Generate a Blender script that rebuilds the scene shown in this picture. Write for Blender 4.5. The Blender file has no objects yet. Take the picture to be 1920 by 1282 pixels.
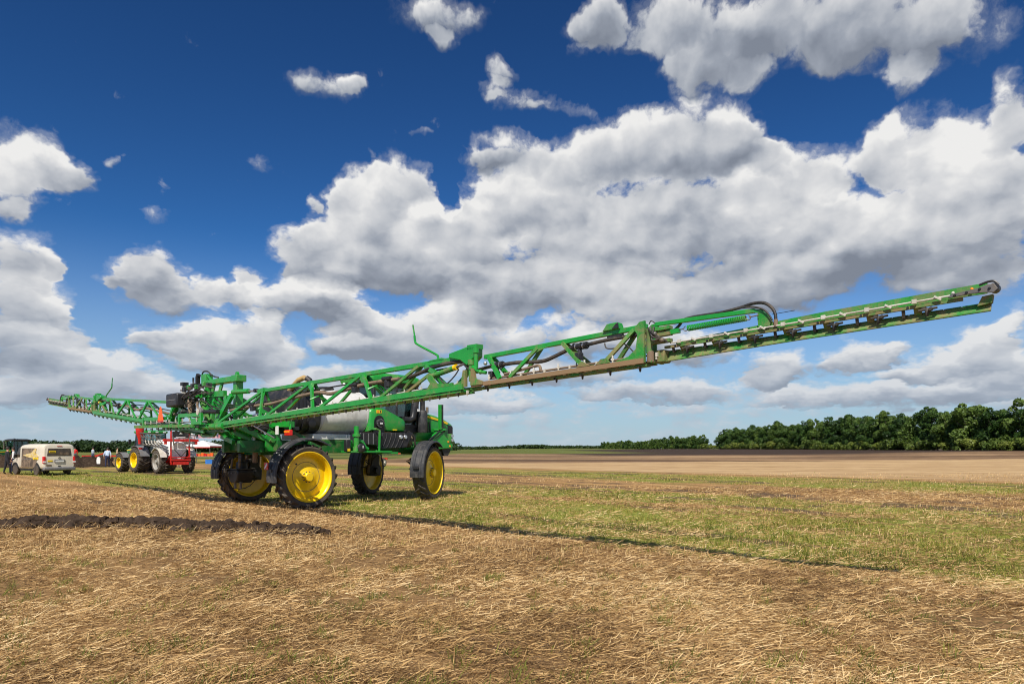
import bpy, bmesh, math, random
import numpy as np
from mathutils import Vector, Matrix

rnd = random.Random(7)
npr = np.random.default_rng(11)
R = math.radians
scene = bpy.context.scene
COL = scene.collection

# ------------------------------------------------------------------ camera
cam_d = bpy.data.cameras.new('camera')
cam = bpy.data.objects.new('camera', cam_d)
COL.objects.link(cam)
cam.location = (0, 0, 1.71)
cam.rotation_euler = (R(90), 0, 0)
cam_d.sensor_width = 36.0
cam_d.lens = 24.0
cam_d.shift_y = 0.1036
cam_d.clip_start = 0.1
cam_d.clip_end = 20000
scene.camera = cam

# ------------------------------------------------------------------ exposure
vs = scene.view_settings
vs.view_transform = 'Standard'
vs.look = 'None'
vs.exposure = 0.12
vs.gamma = 1.0
vs.use_curve_mapping = False
scene.render.engine = 'CYCLES'
scene.cycles.use_denoising = True
scene.cycles.max_bounces = 6
scene.cycles.diffuse_bounces = 2
scene.cycles.glossy_bounces = 3
scene.cycles.transmission_bounces = 4
scene.cycles.transparent_max_bounces = 8
scene.cycles.use_adaptive_sampling = True
scene.cycles.adaptive_threshold = 0.02
scene.cycles.filter_width = 1.1

# ------------------------------------------------------------------ sun
SUN_EL = 50.0
SUN_AZ = 191.5            # degrees clockwise from the view direction: behind the camera, a little to the left
sd = bpy.data.lights.new('sun', 'SUN')
sd.energy = 5.0
sd.angle = R(0.53)
sd.color = (1.0, 0.94, 0.84)
sun = bpy.data.objects.new('sun', sd)
COL.objects.link(sun)
sdir = Vector((math.sin(R(SUN_AZ)) * math.cos(R(SUN_EL)), math.cos(R(SUN_AZ)) * math.cos(R(SUN_EL)), math.sin(R(SUN_EL))))
sun.rotation_euler = sdir.to_track_quat('Z', 'Y').to_euler()
sun.location = sdir * 60

# ------------------------------------------------------------------ world: clear sky and a broken deck of cumulus
world = bpy.data.worlds.new('World')
scene.world = world
world.use_nodes = True
world.cycles.sampling_method = 'NONE'
NT = world.node_tree
NT.nodes.clear()


class G:
    """tiny node-graph writer"""
    def __init__(self, nt): self.nt = nt
    def n(self, t, **kw):
        nd = self.nt.nodes.new(t)
        for k, v in kw.items(): setattr(nd, k, v)
        return nd
    def put(self, sock, v):
        if hasattr(v, 'is_output') or isinstance(v, bpy.types.NodeSocket): self.nt.links.new(v, sock)
        else: sock.default_value = v
    def m(self, op, a, b=None, c=None, clamp=False):
        nd = self.n('ShaderNodeMath', operation=op); nd.use_clamp = clamp
        self.put(nd.inputs[0], a)
        if b is not None: self.put(nd.inputs[1], b)
        if c is not None: self.put(nd.inputs[2], c)
        return nd.outputs[0]
    def v(self, op, a, b=None, scale=None):
        nd = self.n('ShaderNodeVectorMath', operation=op)
        self.put(nd.inputs[0], a)
        if b is not None: self.put(nd.inputs[1], b)
        if scale is not None: self.put(nd.inputs['Scale'], scale)
        return nd.outputs['Value'] if op in ('DOT_PRODUCT', 'LENGTH', 'DISTANCE') else nd.outputs[0]
    def xyz(self, x, y, z):
        nd = self.n('ShaderNodeCombineXYZ')
        for i, q in enumerate((x, y, z)): self.put(nd.inputs[i], q)
        return nd.outputs[0]
    def sep(self, v):
        nd = self.n('ShaderNodeSeparateXYZ'); self.put(nd.inputs[0], v); return nd.outputs
    def mr(self, x, a, b, c=0.0, d=1.0, kind='SMOOTHSTEP'):
        nd = self.n('ShaderNodeMapRange', interpolation_type=kind); nd.clamp = True
        for i, q in enumerate((x, a, b, c, d)): self.put(nd.inputs[i], q)
        return nd.outputs[0]
    def noise(self, v, scale, detail=6, rough=.55, lac=2.0, dist=0.0, dim='3D', out=0):
        nd = self.n('ShaderNodeTexNoise', noise_dimensions=dim)
        if v is not None: self.put(nd.inputs['Vector'], v)
        self.put(nd.inputs['Scale'], scale); nd.inputs['Detail'].default_value = detail
        nd.inputs['Roughness'].default_value = rough; nd.inputs['Lacunarity'].default_value = lac
        nd.inputs['Distortion'].default_value = dist
        return nd.outputs[out]
    def vor(self, v, scale, detail=0, rough=.5, feature='F1', rand=1.0, smooth=.5, out='Distance', dim='3D'):
        nd = self.n('ShaderNodeTexVoronoi', feature=feature, voronoi_dimensions=dim)
        self.put(nd.inputs['Vector'], v); self.put(nd.inputs['Scale'], scale)
        nd.inputs['Detail'].default_value = detail; nd.inputs['Roughness'].default_value = rough
        nd.inputs['Randomness'].default_value = rand
        if feature == 'SMOOTH_F1': nd.inputs['Smoothness'].default_value = smooth
        return nd.outputs[out]
    def mix(self, f, a, b, blend='MIX'):
        nd = self.n('ShaderNodeMix', data_type='RGBA', blend_type=blend)
        self.put(nd.inputs[0], f); self.put(nd.inputs[6], a); self.put(nd.inputs[7], b)
        return nd.outputs[2]
    def ramp(self, f, stops, interp='LINEAR'):
        nd = self.n('ShaderNodeValToRGB'); self.put(nd.inputs[0], f)
        cr = nd.color_ramp; cr.interpolation = interp
        while len(cr.elements) < len(stops): cr.elements.new(0.5)
        for e, (p, c) in zip(cr.elements, stops):
            e.position = p; e.color = c if len(c) == 4 else (*c, 1)
        return nd.outputs[0]


# clouds: azimuth, elevation, half width, half height (degrees), weight
CLOUDS = [(-9.5, 21.3, 2.4, 1.7, 1.0), (-11.9, 19.8, 2.6, 1.9, 1.0), (-14.0, 17.7, 2.7, 2.4, 1.0), (-9.8, 18.3, 3.9, 3.6, 1.0), (-15.7, 15.6, 3.1, 1.8, 1.0), (-12.3, 15.4, 5.5, 2.4, 1.0),
    (-7.1, 16.0, 4.8, 2.9, 1.0), (-4.9, 14.0, 4.4, 1.7, 1.0), (-14.0, 14.0, 3.8, 1.2, 1.0), (-2.7, 22.9, 2.5, 0.8, 0.7), (0.0, 23.4, 2.9, 1.4, 1.0), (-1.3, 19.8, 4.0, 2.0, 1.0),
    (-3.6, 17.7, 2.7, 2.0, 1.0), (2.2, 20.5, 4.0, 2.4, 1.0), (5.4, 22.8, 3.1, 1.9, 1.0), (9.8, 23.9, 3.5, 2.3, 1.0), (14.5, 23.6, 4.6, 2.2, 1.0), (18.6, 23.4, 2.8, 2.0, 1.0),
    (20.6, 21.7, 1.6, 1.1, 1.0), (10.6, 19.8, 9.9, 3.5, 1.0), (4.0, 16.5, 8.0, 3.3, 1.0), (14.9, 15.6, 10.4, 3.6, 1.0), (20.2, 17.9, 4.7, 3.0, 1.0), (24.0, 20.2, 2.2, 1.7, 1.0),
    (22.1, 18.8, 2.3, 1.7, 1.0), (28.3, 21.1, 1.7, 2.1, 1.0), (30.7, 20.8, 3.0, 2.2, 1.0), (34.2, 19.2, 3.4, 3.0, 1.0), (36.0, 22.0, 1.3, 2.3, 1.0), (30.0, 16.6, 6.7, 3.6, 1.0),
    (34.8, 15.1, 3.6, 3.4, 1.0), (26.6, 14.5, 7.2, 3.0, 1.0), (33.3, 11.8, 4.1, 1.6, 1.0), (1.8, 13.2, 6.7, 1.7, 1.0), (8.4, 12.0, 6.5, 1.8, 1.0), (14.9, 11.7, 5.4, 1.7, 1.0),
    (20.2, 12.4, 5.1, 1.8, 1.0), (10.6, 31.4, 4.7, 1.6, 1.0), (7.6, 31.8, 1.8, 1.6, 1.0), (16.9, 30.2, 5.3, 2.4, 1.0), (22.9, 29.3, 5.7, 2.4, 1.0), (28.3, 28.5, 4.5, 2.6, 1.0),
    (32.6, 27.2, 3.2, 1.9, 1.0), (16.1, 28.1, 2.9, 1.8, 1.0), (19.0, 27.0, 1.6, 1.0, 0.8), (30.0, 25.3, 1.7, 1.1, 0.8), (-6.0, 32.2, 3.3, 1.1, 0.8), (-5.6, 30.9, 1.3, 0.7, 0.7),
    (-14.9, 27.2, 2.5, 1.0, 0.8), (-13.1, 27.7, 1.3, 0.7, 0.7), (-1.0, 29.1, 1.4, 0.9, 0.65), (-1.8, 27.8, 1.3, 0.9, 0.65), (0.2, 26.9, 2.7, 0.9, 0.7), (3.8, 26.3, 2.7, 0.7, 0.6),
    (5.4, 29.9, 2.0, 0.8, 0.5), (-35.1, 19.0, 2.7, 1.5, 0.95), (-33.1, 18.8, 1.4, 1.2, 0.8), (-36.0, 17.4, 1.8, 1.6, 0.9), (-36.0, 15.9, 1.2, 0.7, 0.55), (-35.7, 12.9, 2.2, 1.7, 1.0),
    (-34.1, 12.7, 0.8, 1.0, 1.0), (-35.4, 10.6, 2.5, 1.9, 1.0), (-34.7, 8.6, 2.6, 1.6, 1.0), (-33.4, 9.6, 0.9, 0.9, 0.8), (-35.1, 6.7, 3.3, 1.5, 1.0), (-32.0, 5.7, 4.2, 1.2, 0.7),
    (-27.6, 13.2, 1.7, 1.4, 0.9), (-28.3, 12.0, 2.4, 1.1, 0.9), (-26.2, 11.4, 2.9, 1.4, 0.95), (-23.9, 11.9, 1.3, 0.9, 0.8), (-30.4, 11.9, 1.2, 0.6, 0.55), (-21.3, 13.4, 1.0, 0.6, 0.8),
    (-21.7, 12.1, 1.6, 1.0, 0.85), (-19.0, 11.7, 2.5, 1.5, 0.95), (-16.0, 12.0, 2.6, 1.4, 0.95), (-14.0, 11.1, 2.5, 1.5, 0.9), (-12.3, 10.3, 1.7, 0.8, 0.8), (-23.6, 8.9, 1.7, 1.1, 0.9),
    (-25.8, 8.2, 2.6, 1.0, 0.9), (-27.6, 8.1, 1.4, 0.5, 0.65), (-20.6, 9.1, 1.6, 1.4, 0.95), (-22.9, 7.3, 3.5, 1.5, 0.9), (-19.6, 7.5, 2.5, 1.5, 0.85), (-8.0, 9.2, 4.0, 2.0, 0.95),
    (-11.5, 8.7, 3.4, 1.5, 0.9), (-4.9, 10.6, 2.8, 1.4, 0.85), (-13.6, 8.1, 2.1, 0.9, 0.7), (-2.2, 11.9, 3.7, 1.5, 0.9), (-1.3, 9.5, 2.8, 1.7, 0.8), (21.3, 6.2, 1.8, 1.2, 0.9),
    (20.6, 5.3, 1.6, 0.7, 0.7), (25.1, 6.1, 1.5, 0.6, 0.7), (27.0, 6.9, 2.0, 0.9, 0.9), (29.1, 7.0, 1.4, 0.6, 0.75), (30.0, 5.3, 2.4, 0.6, 0.65), (34.9, 7.2, 1.6, 1.3, 0.95),
    (36.3, 8.6, 0.9, 1.1, 0.8), (33.3, 5.9, 2.3, 1.0, 0.85), (35.7, 5.4, 1.5, 1.2, 0.85), (9.8, 8.8, 5.3, 1.4, 0.75), (14.9, 8.1, 3.4, 1.3, 0.75), (4.2, 8.9, 3.2, 1.8, 0.75),
    (1.8, 6.2, 7.1, 1.1, 0.6), (-30.7, 4.4, 5.6, 1.0, 0.6), (-35.1, 4.2, 3.0, 1.1, 0.65), (-2.7, 3.7, 4.9, 0.8, 0.55), (12.8, 4.6, 7.2, 0.9, 0.55), (26.6, 3.9, 7.9, 0.8, 0.55),
    (34.2, 3.9, 3.4, 0.9, 0.6), (-14.0, 5.4, 5.9, 1.0, 0.6), (-23.6, 3.9, 5.3, 0.7, 0.5), (-19.8, 21.3, 1.6, 1.0, 0.52), (-21.7, 19.8, 0.8, 0.7, 0.48), (-27.8, 16.8, 1.3, 0.7, 0.5),
    (-16.5, 19.0, 0.7, 0.7, 0.5), (-11.9, 23.0, 0.6, 0.6, 0.52), (-7.6, 24.7, 1.2, 0.4, 0.42), (-30.2, 20.0, 0.7, 0.4, 0.42), (-5.8, 20.8, 1.0, 2.3, -1.1), (2.2, 25.6, 2.7, 0.8, -0.5),
    (22.9, 24.7, 2.7, 2.0, -0.9), (26.6, 24.4, 2.1, 1.7, -0.8), (9.8, 28.0, 3.0, 1.7, -0.8), (1.8, 30.2, 2.7, 1.3, -0.7), (-10.6, 11.5, 3.0, 0.6, -0.45), (22.9, 9.4, 6.4, 0.9, -0.7),
    (30.0, 9.2, 4.4, 1.0, -0.8), (-23.6, 10.1, 2.3, 0.5, -0.35), (-31.4, 9.1, 0.8, 3.0, -0.7)]


def cloud_field_group():
    """sum of soft cloud masses, and where in its masses a direction lies (+1 top, -1 base)"""
    ng = bpy.data.node_groups.new('cloud_masses', 'ShaderNodeTree')
    ng.interface.new_socket('P', in_out='INPUT', socket_type='NodeSocketVector')
    ng.interface.new_socket('B', in_out='OUTPUT', socket_type='NodeSocketFloat')
    ng.interface.new_socket('H', in_out='OUTPUT', socket_type='NodeSocketFloat')
    g = G(ng)
    gi = g.n('NodeGroupInput'); go = g.n('NodeGroupOutput')
    P = gi.outputs[0]
    acc = None
    for a, e, w, h, s in CLOUDS:
        k = 1.38
        if 0 < s < 1: s += .24 if e < 7.5 else .16
        nd = g.n('ShaderNodeVectorMath', operation='MULTIPLY_ADD')
        g.put(nd.inputs[0], P)
        nd.inputs[1].default_value = (1 / (w * k), 1 / (h * k), 0)
        nd.inputs[2].default_value = (-a / (w * k), -e / (h * k), 1)
        t = g.m('MAXIMUM', g.m('SUBTRACT', 1.0 + abs(s), g.v('DOT_PRODUCT', nd.outputs[0], nd.outputs[0])), 0.0)
        sc = g.v('SCALE', nd.outputs[0], scale=t)
        acc = sc if acc is None else g.v('ADD' if s > 0 else 'SUBTRACT', acc, sc)
    q = g.sep(acc)
    ng.links.new(q[2], go.inputs[0])
    ng.links.new(g.m('DIVIDE', q[1], g.m('MAXIMUM', q[2], .12)), go.inputs[1])
    return ng


SKYG, SKYS, RMEAN = 1.6, 1.15, 0.70


def build_world():
    g = G(NT)
    out = g.n('ShaderNodeOutputWorld')
    d = g.n('ShaderNodeTexCoord').outputs['Generated']
    x, y, z = g.sep(d)
    sky = g.n('ShaderNodeTexSky', sky_type='NISHITA')
    sky.sun_disc = False
    sky.sun_elevation = R(SUN_EL)
    sky.sun_rotation = R(SUN_AZ)
    sky.altitude = 150
    sky.air_density = 1.0
    sky.dust_density = 0.05
    sky.ozone_density = 3.0
    # azimuth / elevation in degrees
    az = g.m('MULTIPLY', g.m('ARCTAN2', x, y), 57.2958)
    el = g.m('MULTIPLY', g.m('ARCSINE', z), 57.2958)
    A = g.xyz(az, el, 0.0)
    # turbulence coordinates: finer towards the horizon
    lel = g.m('ADD', g.m('MULTIPLY', g.m('LOGARITHM', g.m('ADD', g.m('MAXIMUM', z, 0.0), 0.22), 2.71828), 34.0), g.m('MULTIPLY', el, .25))
    N = g.xyz(g.m('MULTIPLY', az, 1.0), lel, 0.0)
    warp = g.v('SCALE', g.v('SUBTRACT', g.noise(N, .22, 4, .6, out=1, dim='2D'), (.5, .5, .5)), scale=4.4)
    warp2 = g.v('MULTIPLY', warp, (1.0, .55, 0))
    nd = g.n('ShaderNodeGroup'); nd.node_tree = cloud_field_group()
    g.put(nd.inputs[0], g.v('ADD', A, warp2))
    B0, H = nd.outputs[0], nd.outputs[1]
    # outside the picture the same kind of broken cumulus goes on
    gen = g.m('MULTIPLY', g.mr(g.noise(d, 3.2, 2, .5), .44, .64), 1.1)
    inview = g.m('MULTIPLY', g.mr(g.m('ABSOLUTE', az), 38, 46, 1, 0), g.mr(el, 34, 39, 1, 0))
    B = g.m('ADD', g.m('MULTIPLY', g.m('MINIMUM', B0, 1.6), inview), g.m('MULTIPLY', gen, g.m('SUBTRACT', 1.0, inview)))
    # billows: rounded heads from inverted cell distance, plus fractal fray
    Nw = g.v('ADD', N, g.v('SCALE', warp, scale=.35))
    def relief(v):
        p = g.m('SUBTRACT', 1.0, g.vor(v, .42, 3, .55, 'F1', 1.0, .40, dim='2D'))
        f = g.noise(v, .33, 3, .5, dim='2D')
        return g.m('ADD', g.m('MULTIPLY', p, .60), g.m('MULTIPLY', f, .70))
    fine = g.m('SUBTRACT', g.noise(Nw, 1.5, 6, .66, dim='2D'), .5)
    r0 = relief(Nw)
    def shape(v):
        p = g.m('SUBTRACT', 1.0, g.vor(v, .24, 1.6, .45, 'SMOOTH_F1', 1.0, .6, dim='2D'))
        return g.m('ADD', g.m('MULTIPLY', p, .60), g.m('MULTIPLY', g.noise(v, .22, 3, .5, dim='2D'), .80))
    s0 = shape(Nw)
    s1 = shape(g.v('ADD', Nw, (-.5, 1.3, 0)))
    broad = g.noise(N, .10, 2, .5, dim='2D')
    edge = g.m('ADD', g.m('ADD', g.m('SUBTRACT', r0, RMEAN), g.m('SUBTRACT', s0, .75)), g.m('MULTIPLY', fine, .80))
    dens = g.m('ADD', B, g.m('MULTIPLY', edge, .80))
    dens = g.m('ADD', dens, g.mr(el, 3.0, 12, .70, 0.0))
    # frayed and thin in small clouds, firmer on the strong masses
    hard = g.mr(B, .25, 1.2, .95, .62)
    cover = g.mr(dens, .06, g.m('ADD', .06, hard))
    cover = g.m('MAXIMUM', cover, g.m('MULTIPLY', g.m('MULTIPLY', g.mr(dens, -.2, .45), g.mr(B, 0.0, .35)), .22))      # thin veils round the clouds
    # light: upper faces bright, flat bases grey
    thick = g.mr(B, .5, 1.9)
    lit = g.m('ADD', g.m('MULTIPLY', H, 1.0), g.m('MULTIPLY', g.m('SUBTRACT', s0, s1), .72))
    lit = g.m('ADD', lit, g.m('MULTIPLY', g.m('SUBTRACT', r0, RMEAN), .20))
    lit = g.m('ADD', lit, g.m('MULTIPLY', fine, .10))
    lit = g.m('ADD', lit, g.m('MULTIPLY', g.m('SUBTRACT', broad, .5), 1.0))
    lit = g.m('SUBTRACT', g.m('ADD', lit, .77), g.m('MULTIPLY', thick, .12))
    lit = g.m('SUBTRACT', lit, g.mr(el, 23, 33, 0.0, .30))      # overhead we look at the shaded bases
    tone = g.mr(lit, 0.0, 1.05, 0, 1, 'LINEAR')
    ccol = g.ramp(tone, [(0.0, (.22, .25, .31)), (.28, (.34, .375, .44)), (.52, (.52, .545, .59)), (.78, (.69, .70, .72)), (1.0, (.87, .865, .855))])
    # air in front of the far clouds
    ccol = g.mix(g.mr(el, 0.5, 13, .55, 0.0), ccol, (.42, .50, .61, 1))
    cover = g.m('MULTIPLY', cover, g.mr(el, -.5, 3.5, .45, 1.0))
    gm = g.n('ShaderNodeGamma'); g.put(gm.inputs[0], g.v('MULTIPLY', sky.outputs[0], (.069, .100, .113))); gm.inputs[1].default_value = SKYG
    skyc = g.mix(g.mr(el, -2, 17, .92, 0.0), gm.outputs[0], (.37, .45, .57, 1))
    bsky = g.n('ShaderNodeBackground'); g.put(bsky.inputs[0], skyc); bsky.inputs[1].default_value = 1.0
    bcl = g.n('ShaderNodeBackground'); g.put(bcl.inputs[0], ccol); bcl.inputs[1].default_value = 0.90
    mx = g.n('ShaderNodeMixShader')
    g.put(mx.inputs[0], cover); g.put(mx.inputs[1], bsky.outputs[0]); g.put(mx.inputs[2], bcl.outputs[0])
    g.put(out.inputs[0], mx.outputs[0])


build_world()

# ------------------------------------------------------------------ materials
MATS = {}


def mat(name, col, rough=.5, metal=0.0, dust=0.0, dustcol=(.24, .17, .095), var=.12, vscale=6.0, bump=0.0, bscale=40.0, coat=0.0, dscale=2.5, spec=.5):
    if name in MATS: return MATS[name]
    m = bpy.data.materials.new(name); m.use_nodes = True
    nt = m.node_tree; nt.nodes.clear(); g = G(nt)
    out = g.n('ShaderNodeOutputMaterial'); b = g.n('ShaderNodeBsdfPrincipled')
    P = g.n('ShaderNodeTexCoord').outputs['Object']
    c = tuple(col)
    lo = tuple(max(0, q * (1 - var)) for q in c) + (1,); hi = tuple(min(1, q * (1 + var)) for q in c) + (1,)
    n1 = g.noise(P, vscale, 4, .6)
    cc = g.mix(g.mr(n1, .35, .65), lo, hi)
    rr = rough
    if dust > 0:
        n2 = g.noise(P, dscale, 7, .68)
        n3 = g.noise(P, dscale * 9, 3, .6)
        t = .72 - dust * .5
        f = g.m('MULTIPLY', g.mr(g.m('ADD', g.m('MULTIPLY', n2, .8), g.m('MULTIPLY', n3, .2)), t - .13, t + .13), min(1.0, .55 + dust * .5))
        cc = g.mix(f, cc, (*dustcol, 1))
        rr = g.m('ADD', g.m('MULTIPLY', f, .9 - rough), rough)
    g.put(b.inputs['Base Color'], cc); g.put(b.inputs['Roughness'], rr)
    b.inputs['Metallic'].default_value = metal
    b.inputs['Specular IOR Level'].default_value = spec
    b.inputs['Coat Weight'].default_value = coat
    b.inputs['Coat Roughness'].default_value = .08
    if bump > 0:
        bp = g.n('ShaderNodeBump'); bp.inputs['Strength'].default_value = bump; bp.inputs['Distance'].default_value = .02
        g.put(bp.inputs['Height'], g.noise(P, bscale, 4, .6)); g.put(b.inputs['Normal'], bp.outputs[0])
    g.put(out.inputs[0], b.outputs[0])
    MATS[name] = m
    return m


def glass(name, tint=(.55, .72, .70)):
    m = bpy.data.materials.new(name); m.use_nodes = True
    nt = m.node_tree; nt.nodes.clear(); g = G(nt)
    out = g.n('ShaderNodeOutputMaterial')
    a = g.n('ShaderNodeBsdfGlossy'); a.inputs['Roughness'].default_value = .03
    t = g.n('ShaderNodeBsdfTransparent'); t.inputs[0].default_value = (*tint, 1)
    fr = g.n('ShaderNodeFresnel'); fr.inputs[0].default_value = 1.5
    mx = g.n('ShaderNodeMixShader'); g.put(mx.inputs[0], g.m('ADD', g.m('MULTIPLY', fr.outputs[0], .9), .04))
    g.put(mx.inputs[1], t.outputs[0]); g.put(mx.inputs[2], a.outputs[0]); g.put(out.inputs[0], mx.outputs[0])
    MATS[name] = m
    return m


GREEN = mat('green_paint', (.012, .285, .030), .36, dust=.22, coat=.3, var=.08)
GREEN_D = mat('green_paint_dusty', (.014, .26, .028), .45, dust=.40, var=.12, dscale=5.5)
GREEN_M = mat('green_paint_muddy', (.018, .23, .028), .6, dust=.56, var=.15, dscale=7.0, dustcol=(.27, .165, .085))
GREEN_P = mat('green_paint_patchy', (.018, .24, .028), .55, dust=.44, var=.15, dscale=5.0, dustcol=(.30, .19, .10))
MUD = mat('dried_mud_on_paint', (.022, .19, .028), .75, dust=.80, var=.2, dscale=5.0, dustcol=(.27, .165, .09))
DKGREEN = mat('dark_green_paint', (.008, .13, .022), .4, dust=.25)
YELLOW = mat('yellow_paint', (.90, .585, .004), .36, dust=.16, dustcol=(.40, .25, .07), dscale=4, coat=.2, var=.05)
BLACK = mat('black_plastic', (.018, .018, .02), .45, dust=.22, dustcol=(.11, .095, .08))
BLACK_C = mat('black_rubber_hose', (.022, .021, .02), .55, dust=.35, dustcol=(.13, .10, .07))
FENDER = mat('fender_plastic', (.030, .031, .034), .42, dust=.30, dustcol=(.12, .11, .10), dscale=5)
RUBBER = mat('tyre_rubber', (.020, .018, .016), .82, dust=.58, dustcol=(.105, .082, .060), dscale=4.5, bump=.3, bscale=25)
STEEL = mat('stainless_steel', (.78, .76, .72), .42, metal=.05, dust=.22, dustcol=(.40, .36, .30), dscale=1.2, var=.05)
GREYST = mat('grey_steel', (.16, .155, .15), .5, metal=.5, dust=.4)
CHROME = mat('bright_steel', (.62, .62, .62), .25, metal=.9)
WHITEP = mat('white_plastic', (.60, .58, .52), .5, dust=.38, dustcol=(.45, .38, .27))
HOSE = mat('dusty_brown_hose', (.11, .075, .05), .75, dust=.6, dustcol=(.24, .17, .11), dscale=4)
TANHOSE = mat('tan_hose', (.50, .33, .12), .55, dust=.3)
RED = mat('red_paint', (.55, .018, .012), .42, dust=.12)
ORANGE = mat('orange_reflector', (.95, .13, .01), .45, var=.04)
AMBER = mat('amber_lens', (.9, .28, .01), .2)
REDLENS = mat('red_lens', (.65, .015, .01), .2)
WHITE = mat('white_body_paint', (.74, .74, .72), .35, dust=.18, dustcol=(.5, .44, .33), coat=.3, var=.03)
GREYP = mat('grey_plastic', (.17, .17, .175), .55, dust=.2)
LABELY = mat('yellow_decal', (.85, .60, .01), .4, var=.03)
LABELW = mat('white_decal', (.75, .75, .73), .4, var=.03)
LABELK = mat('black_decal', (.012, .012, .012), .4)
SOIL = mat('dark_soil', (.042, .027, .018), .95, dust=.3, dustcol=(.10, .07, .05), bump=.9, bscale=14, spec=.15, dscale=5)
GLASS = glass('cab_glass')
SKIN = mat('skin', (.50, .28, .19), .55, var=.05)
HAIRM = mat('dark_hair', (.025, .016, .011), .6)


# ------------------------------------------------------------------ mesh builder
class MB:
    def __init__(self): self.v = []; self.f = []
    def add(self, vs, fs):
        o = len(self.v); self.v += [tuple(q) for q in vs]; self.f += [tuple(i + o for i in q) for q in fs]; return self
    def box(self, c, s, rot=None):
        hx, hy, hz = s[0] / 2, s[1] / 2, s[2] / 2
        vs = [Vector((x * hx, y * hy, z * hz)) for x in (-1, 1) for y in (-1, 1) for z in (-1, 1)]
        if rot is not None: vs = [rot @ q for q in vs]
        c = Vector(c)
        return self.add([q + c for q in vs], [(0, 1, 3, 2), (4, 6, 7, 5), (0, 4, 5, 1), (2, 3, 7, 6), (0, 2, 6, 4), (1, 5, 7, 3)])
    def bar(self, p0, p1, w, h=None, up=(0, 0, 1)):
        """beam of rectangular section: w across, h along 'up'"""
        h = w if h is None else h
        p0, p1 = Vector(p0), Vector(p1); d = (p1 - p0).normalized(); u = Vector(up)
        if abs(d.dot(u)) > .98: u = Vector((0, 1, 0)) if abs(d.y) < .9 else Vector((1, 0, 0))
        s = d.cross(u).normalized(); u = s.cross(d).normalized()
        vs = [p + s * a * w / 2 + u * b * h / 2 for p in (p0, p1) for a, b in ((-1, -1), (1, -1), (1, 1), (-1, 1))]
        return self.add(vs, [(0, 3, 2, 1), (4, 5, 6, 7), (0, 1, 5, 4), (1, 2, 6, 5), (2, 3, 7, 6), (3, 0, 4, 7)])
    def tube(self, pts, r, n=8, caps=True):
        pts = [Vector(p) for p in pts]; rs = r if isinstance(r, (list, tuple)) else [r] * len(pts)
        vs, fs = [], []
        prev = None
        for i, p in enumerate(pts):
            d = (pts[min(i + 1, len(pts) - 1)] - pts[max(i - 1, 0)]).normalized()
            if prev is None:
                a = Vector((0, 0, 1)) if abs(d.z) < .9 else Vector((1, 0, 0))
                s = d.cross(a).normalized()
            else:
                s = (prev - d * prev.dot(d)).normalized()
            prev = s; t = d.cross(s)
            for k in range(n):
                an = 2 * math.pi * k / n
                vs.append(p + (s * math.cos(an) + t * math.sin(an)) * rs[i])
        for i in range(len(pts) - 1):
            for k in range(n):
                fs.append((i * n + k, i * n + (k + 1) % n, (i + 1) * n + (k + 1) % n, (i + 1) * n + k))
        if caps:
            fs.append(tuple(range(n - 1, -1, -1))); fs.append(tuple((len(pts) - 1) * n + k for k in range(n)))
        return self.add(vs, fs)
    def lathe(self, prof, c, axis='x', n=32, rot=None, closed=False):
        """prof: list of (along axis, radius)"""
        vs, fs = [], []
        for a, r in prof:
            for k in range(n):
                an = 2 * math.pi * k / n; q = (r * math.cos(an), r * math.sin(an))
                p = Vector((a, q[0], q[1])) if axis == 'x' else Vector((q[0], a, q[1])) if axis == 'y' else Vector((q[0], q[1], a))
                if rot is not None: p = rot @ p
                vs.append(p + Vector(c))
        m = len(prof)
        for i in range(m if closed else m - 1):
            j = (i + 1) % m
            for k in range(n):
                fs.append((i * n + k, i * n + (k + 1) % n, j * n + (k + 1) % n, j * n + k))
        if not closed:
            if prof[0][1] > 1e-5: fs.append(tuple(range(n)))
            if prof[-1][1] > 1e-5: fs.append(tuple((m - 1) * n + k for k in range(n)))
        return self.add(vs, fs)
    def prism(self, poly, axis, a0, a1):
        """poly in the two other axes (order x,y,z without axis), extruded from a0 to a1"""
        def P(q, a): return (a, q[0], q[1]) if axis == 'x' else (q[0], a, q[1]) if axis == 'y' else (q[0], q[1], a)
        n = len(poly)
        return self.add([P(q, a0) for q in poly] + [P(q, a1) for q in poly],
                        [tuple(range(n)), tuple(range(2 * n - 1, n - 1, -1))] + [(i, (i + 1) % n, n + (i + 1) % n, n + i) for i in range(n)])
    def loft(self, rings, cap=True):
        n = len(rings[0]); vs = [p for r in rings for p in r]; fs = []
        for i in range(len(rings) - 1):
            for k in range(n): fs.append((i * n + k, i * n + (k + 1) % n, (i + 1) * n + (k + 1) % n, (i + 1) * n + k))
        if cap: fs += [tuple(range(n - 1, -1, -1)), tuple((len(rings) - 1) * n + k for k in range(n))]
        return self.add(vs, fs)
    def ball(self, c, r, n=8, m=6, scale=(1, 1, 1)):
        prof = [(-math.cos(math.pi * i / m), math.sin(math.pi * i / m)) for i in range(m + 1)]
        vs, fs = [], []
        for z, q in prof:
            for k in range(n):
                an = 2 * math.pi * k / n
                vs.append((c[0] + r * scale[0] * q * math.cos(an), c[1] + r * scale[1] * q * math.sin(an), c[2] + r * scale[2] * z))
        for i in range(m):
            for k in range(n): fs.append((i * n + k, i * n + (k + 1) % n, (i + 1) * n + (k + 1) % n, (i + 1) * n + k))
        return self.add(vs, fs)
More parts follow.
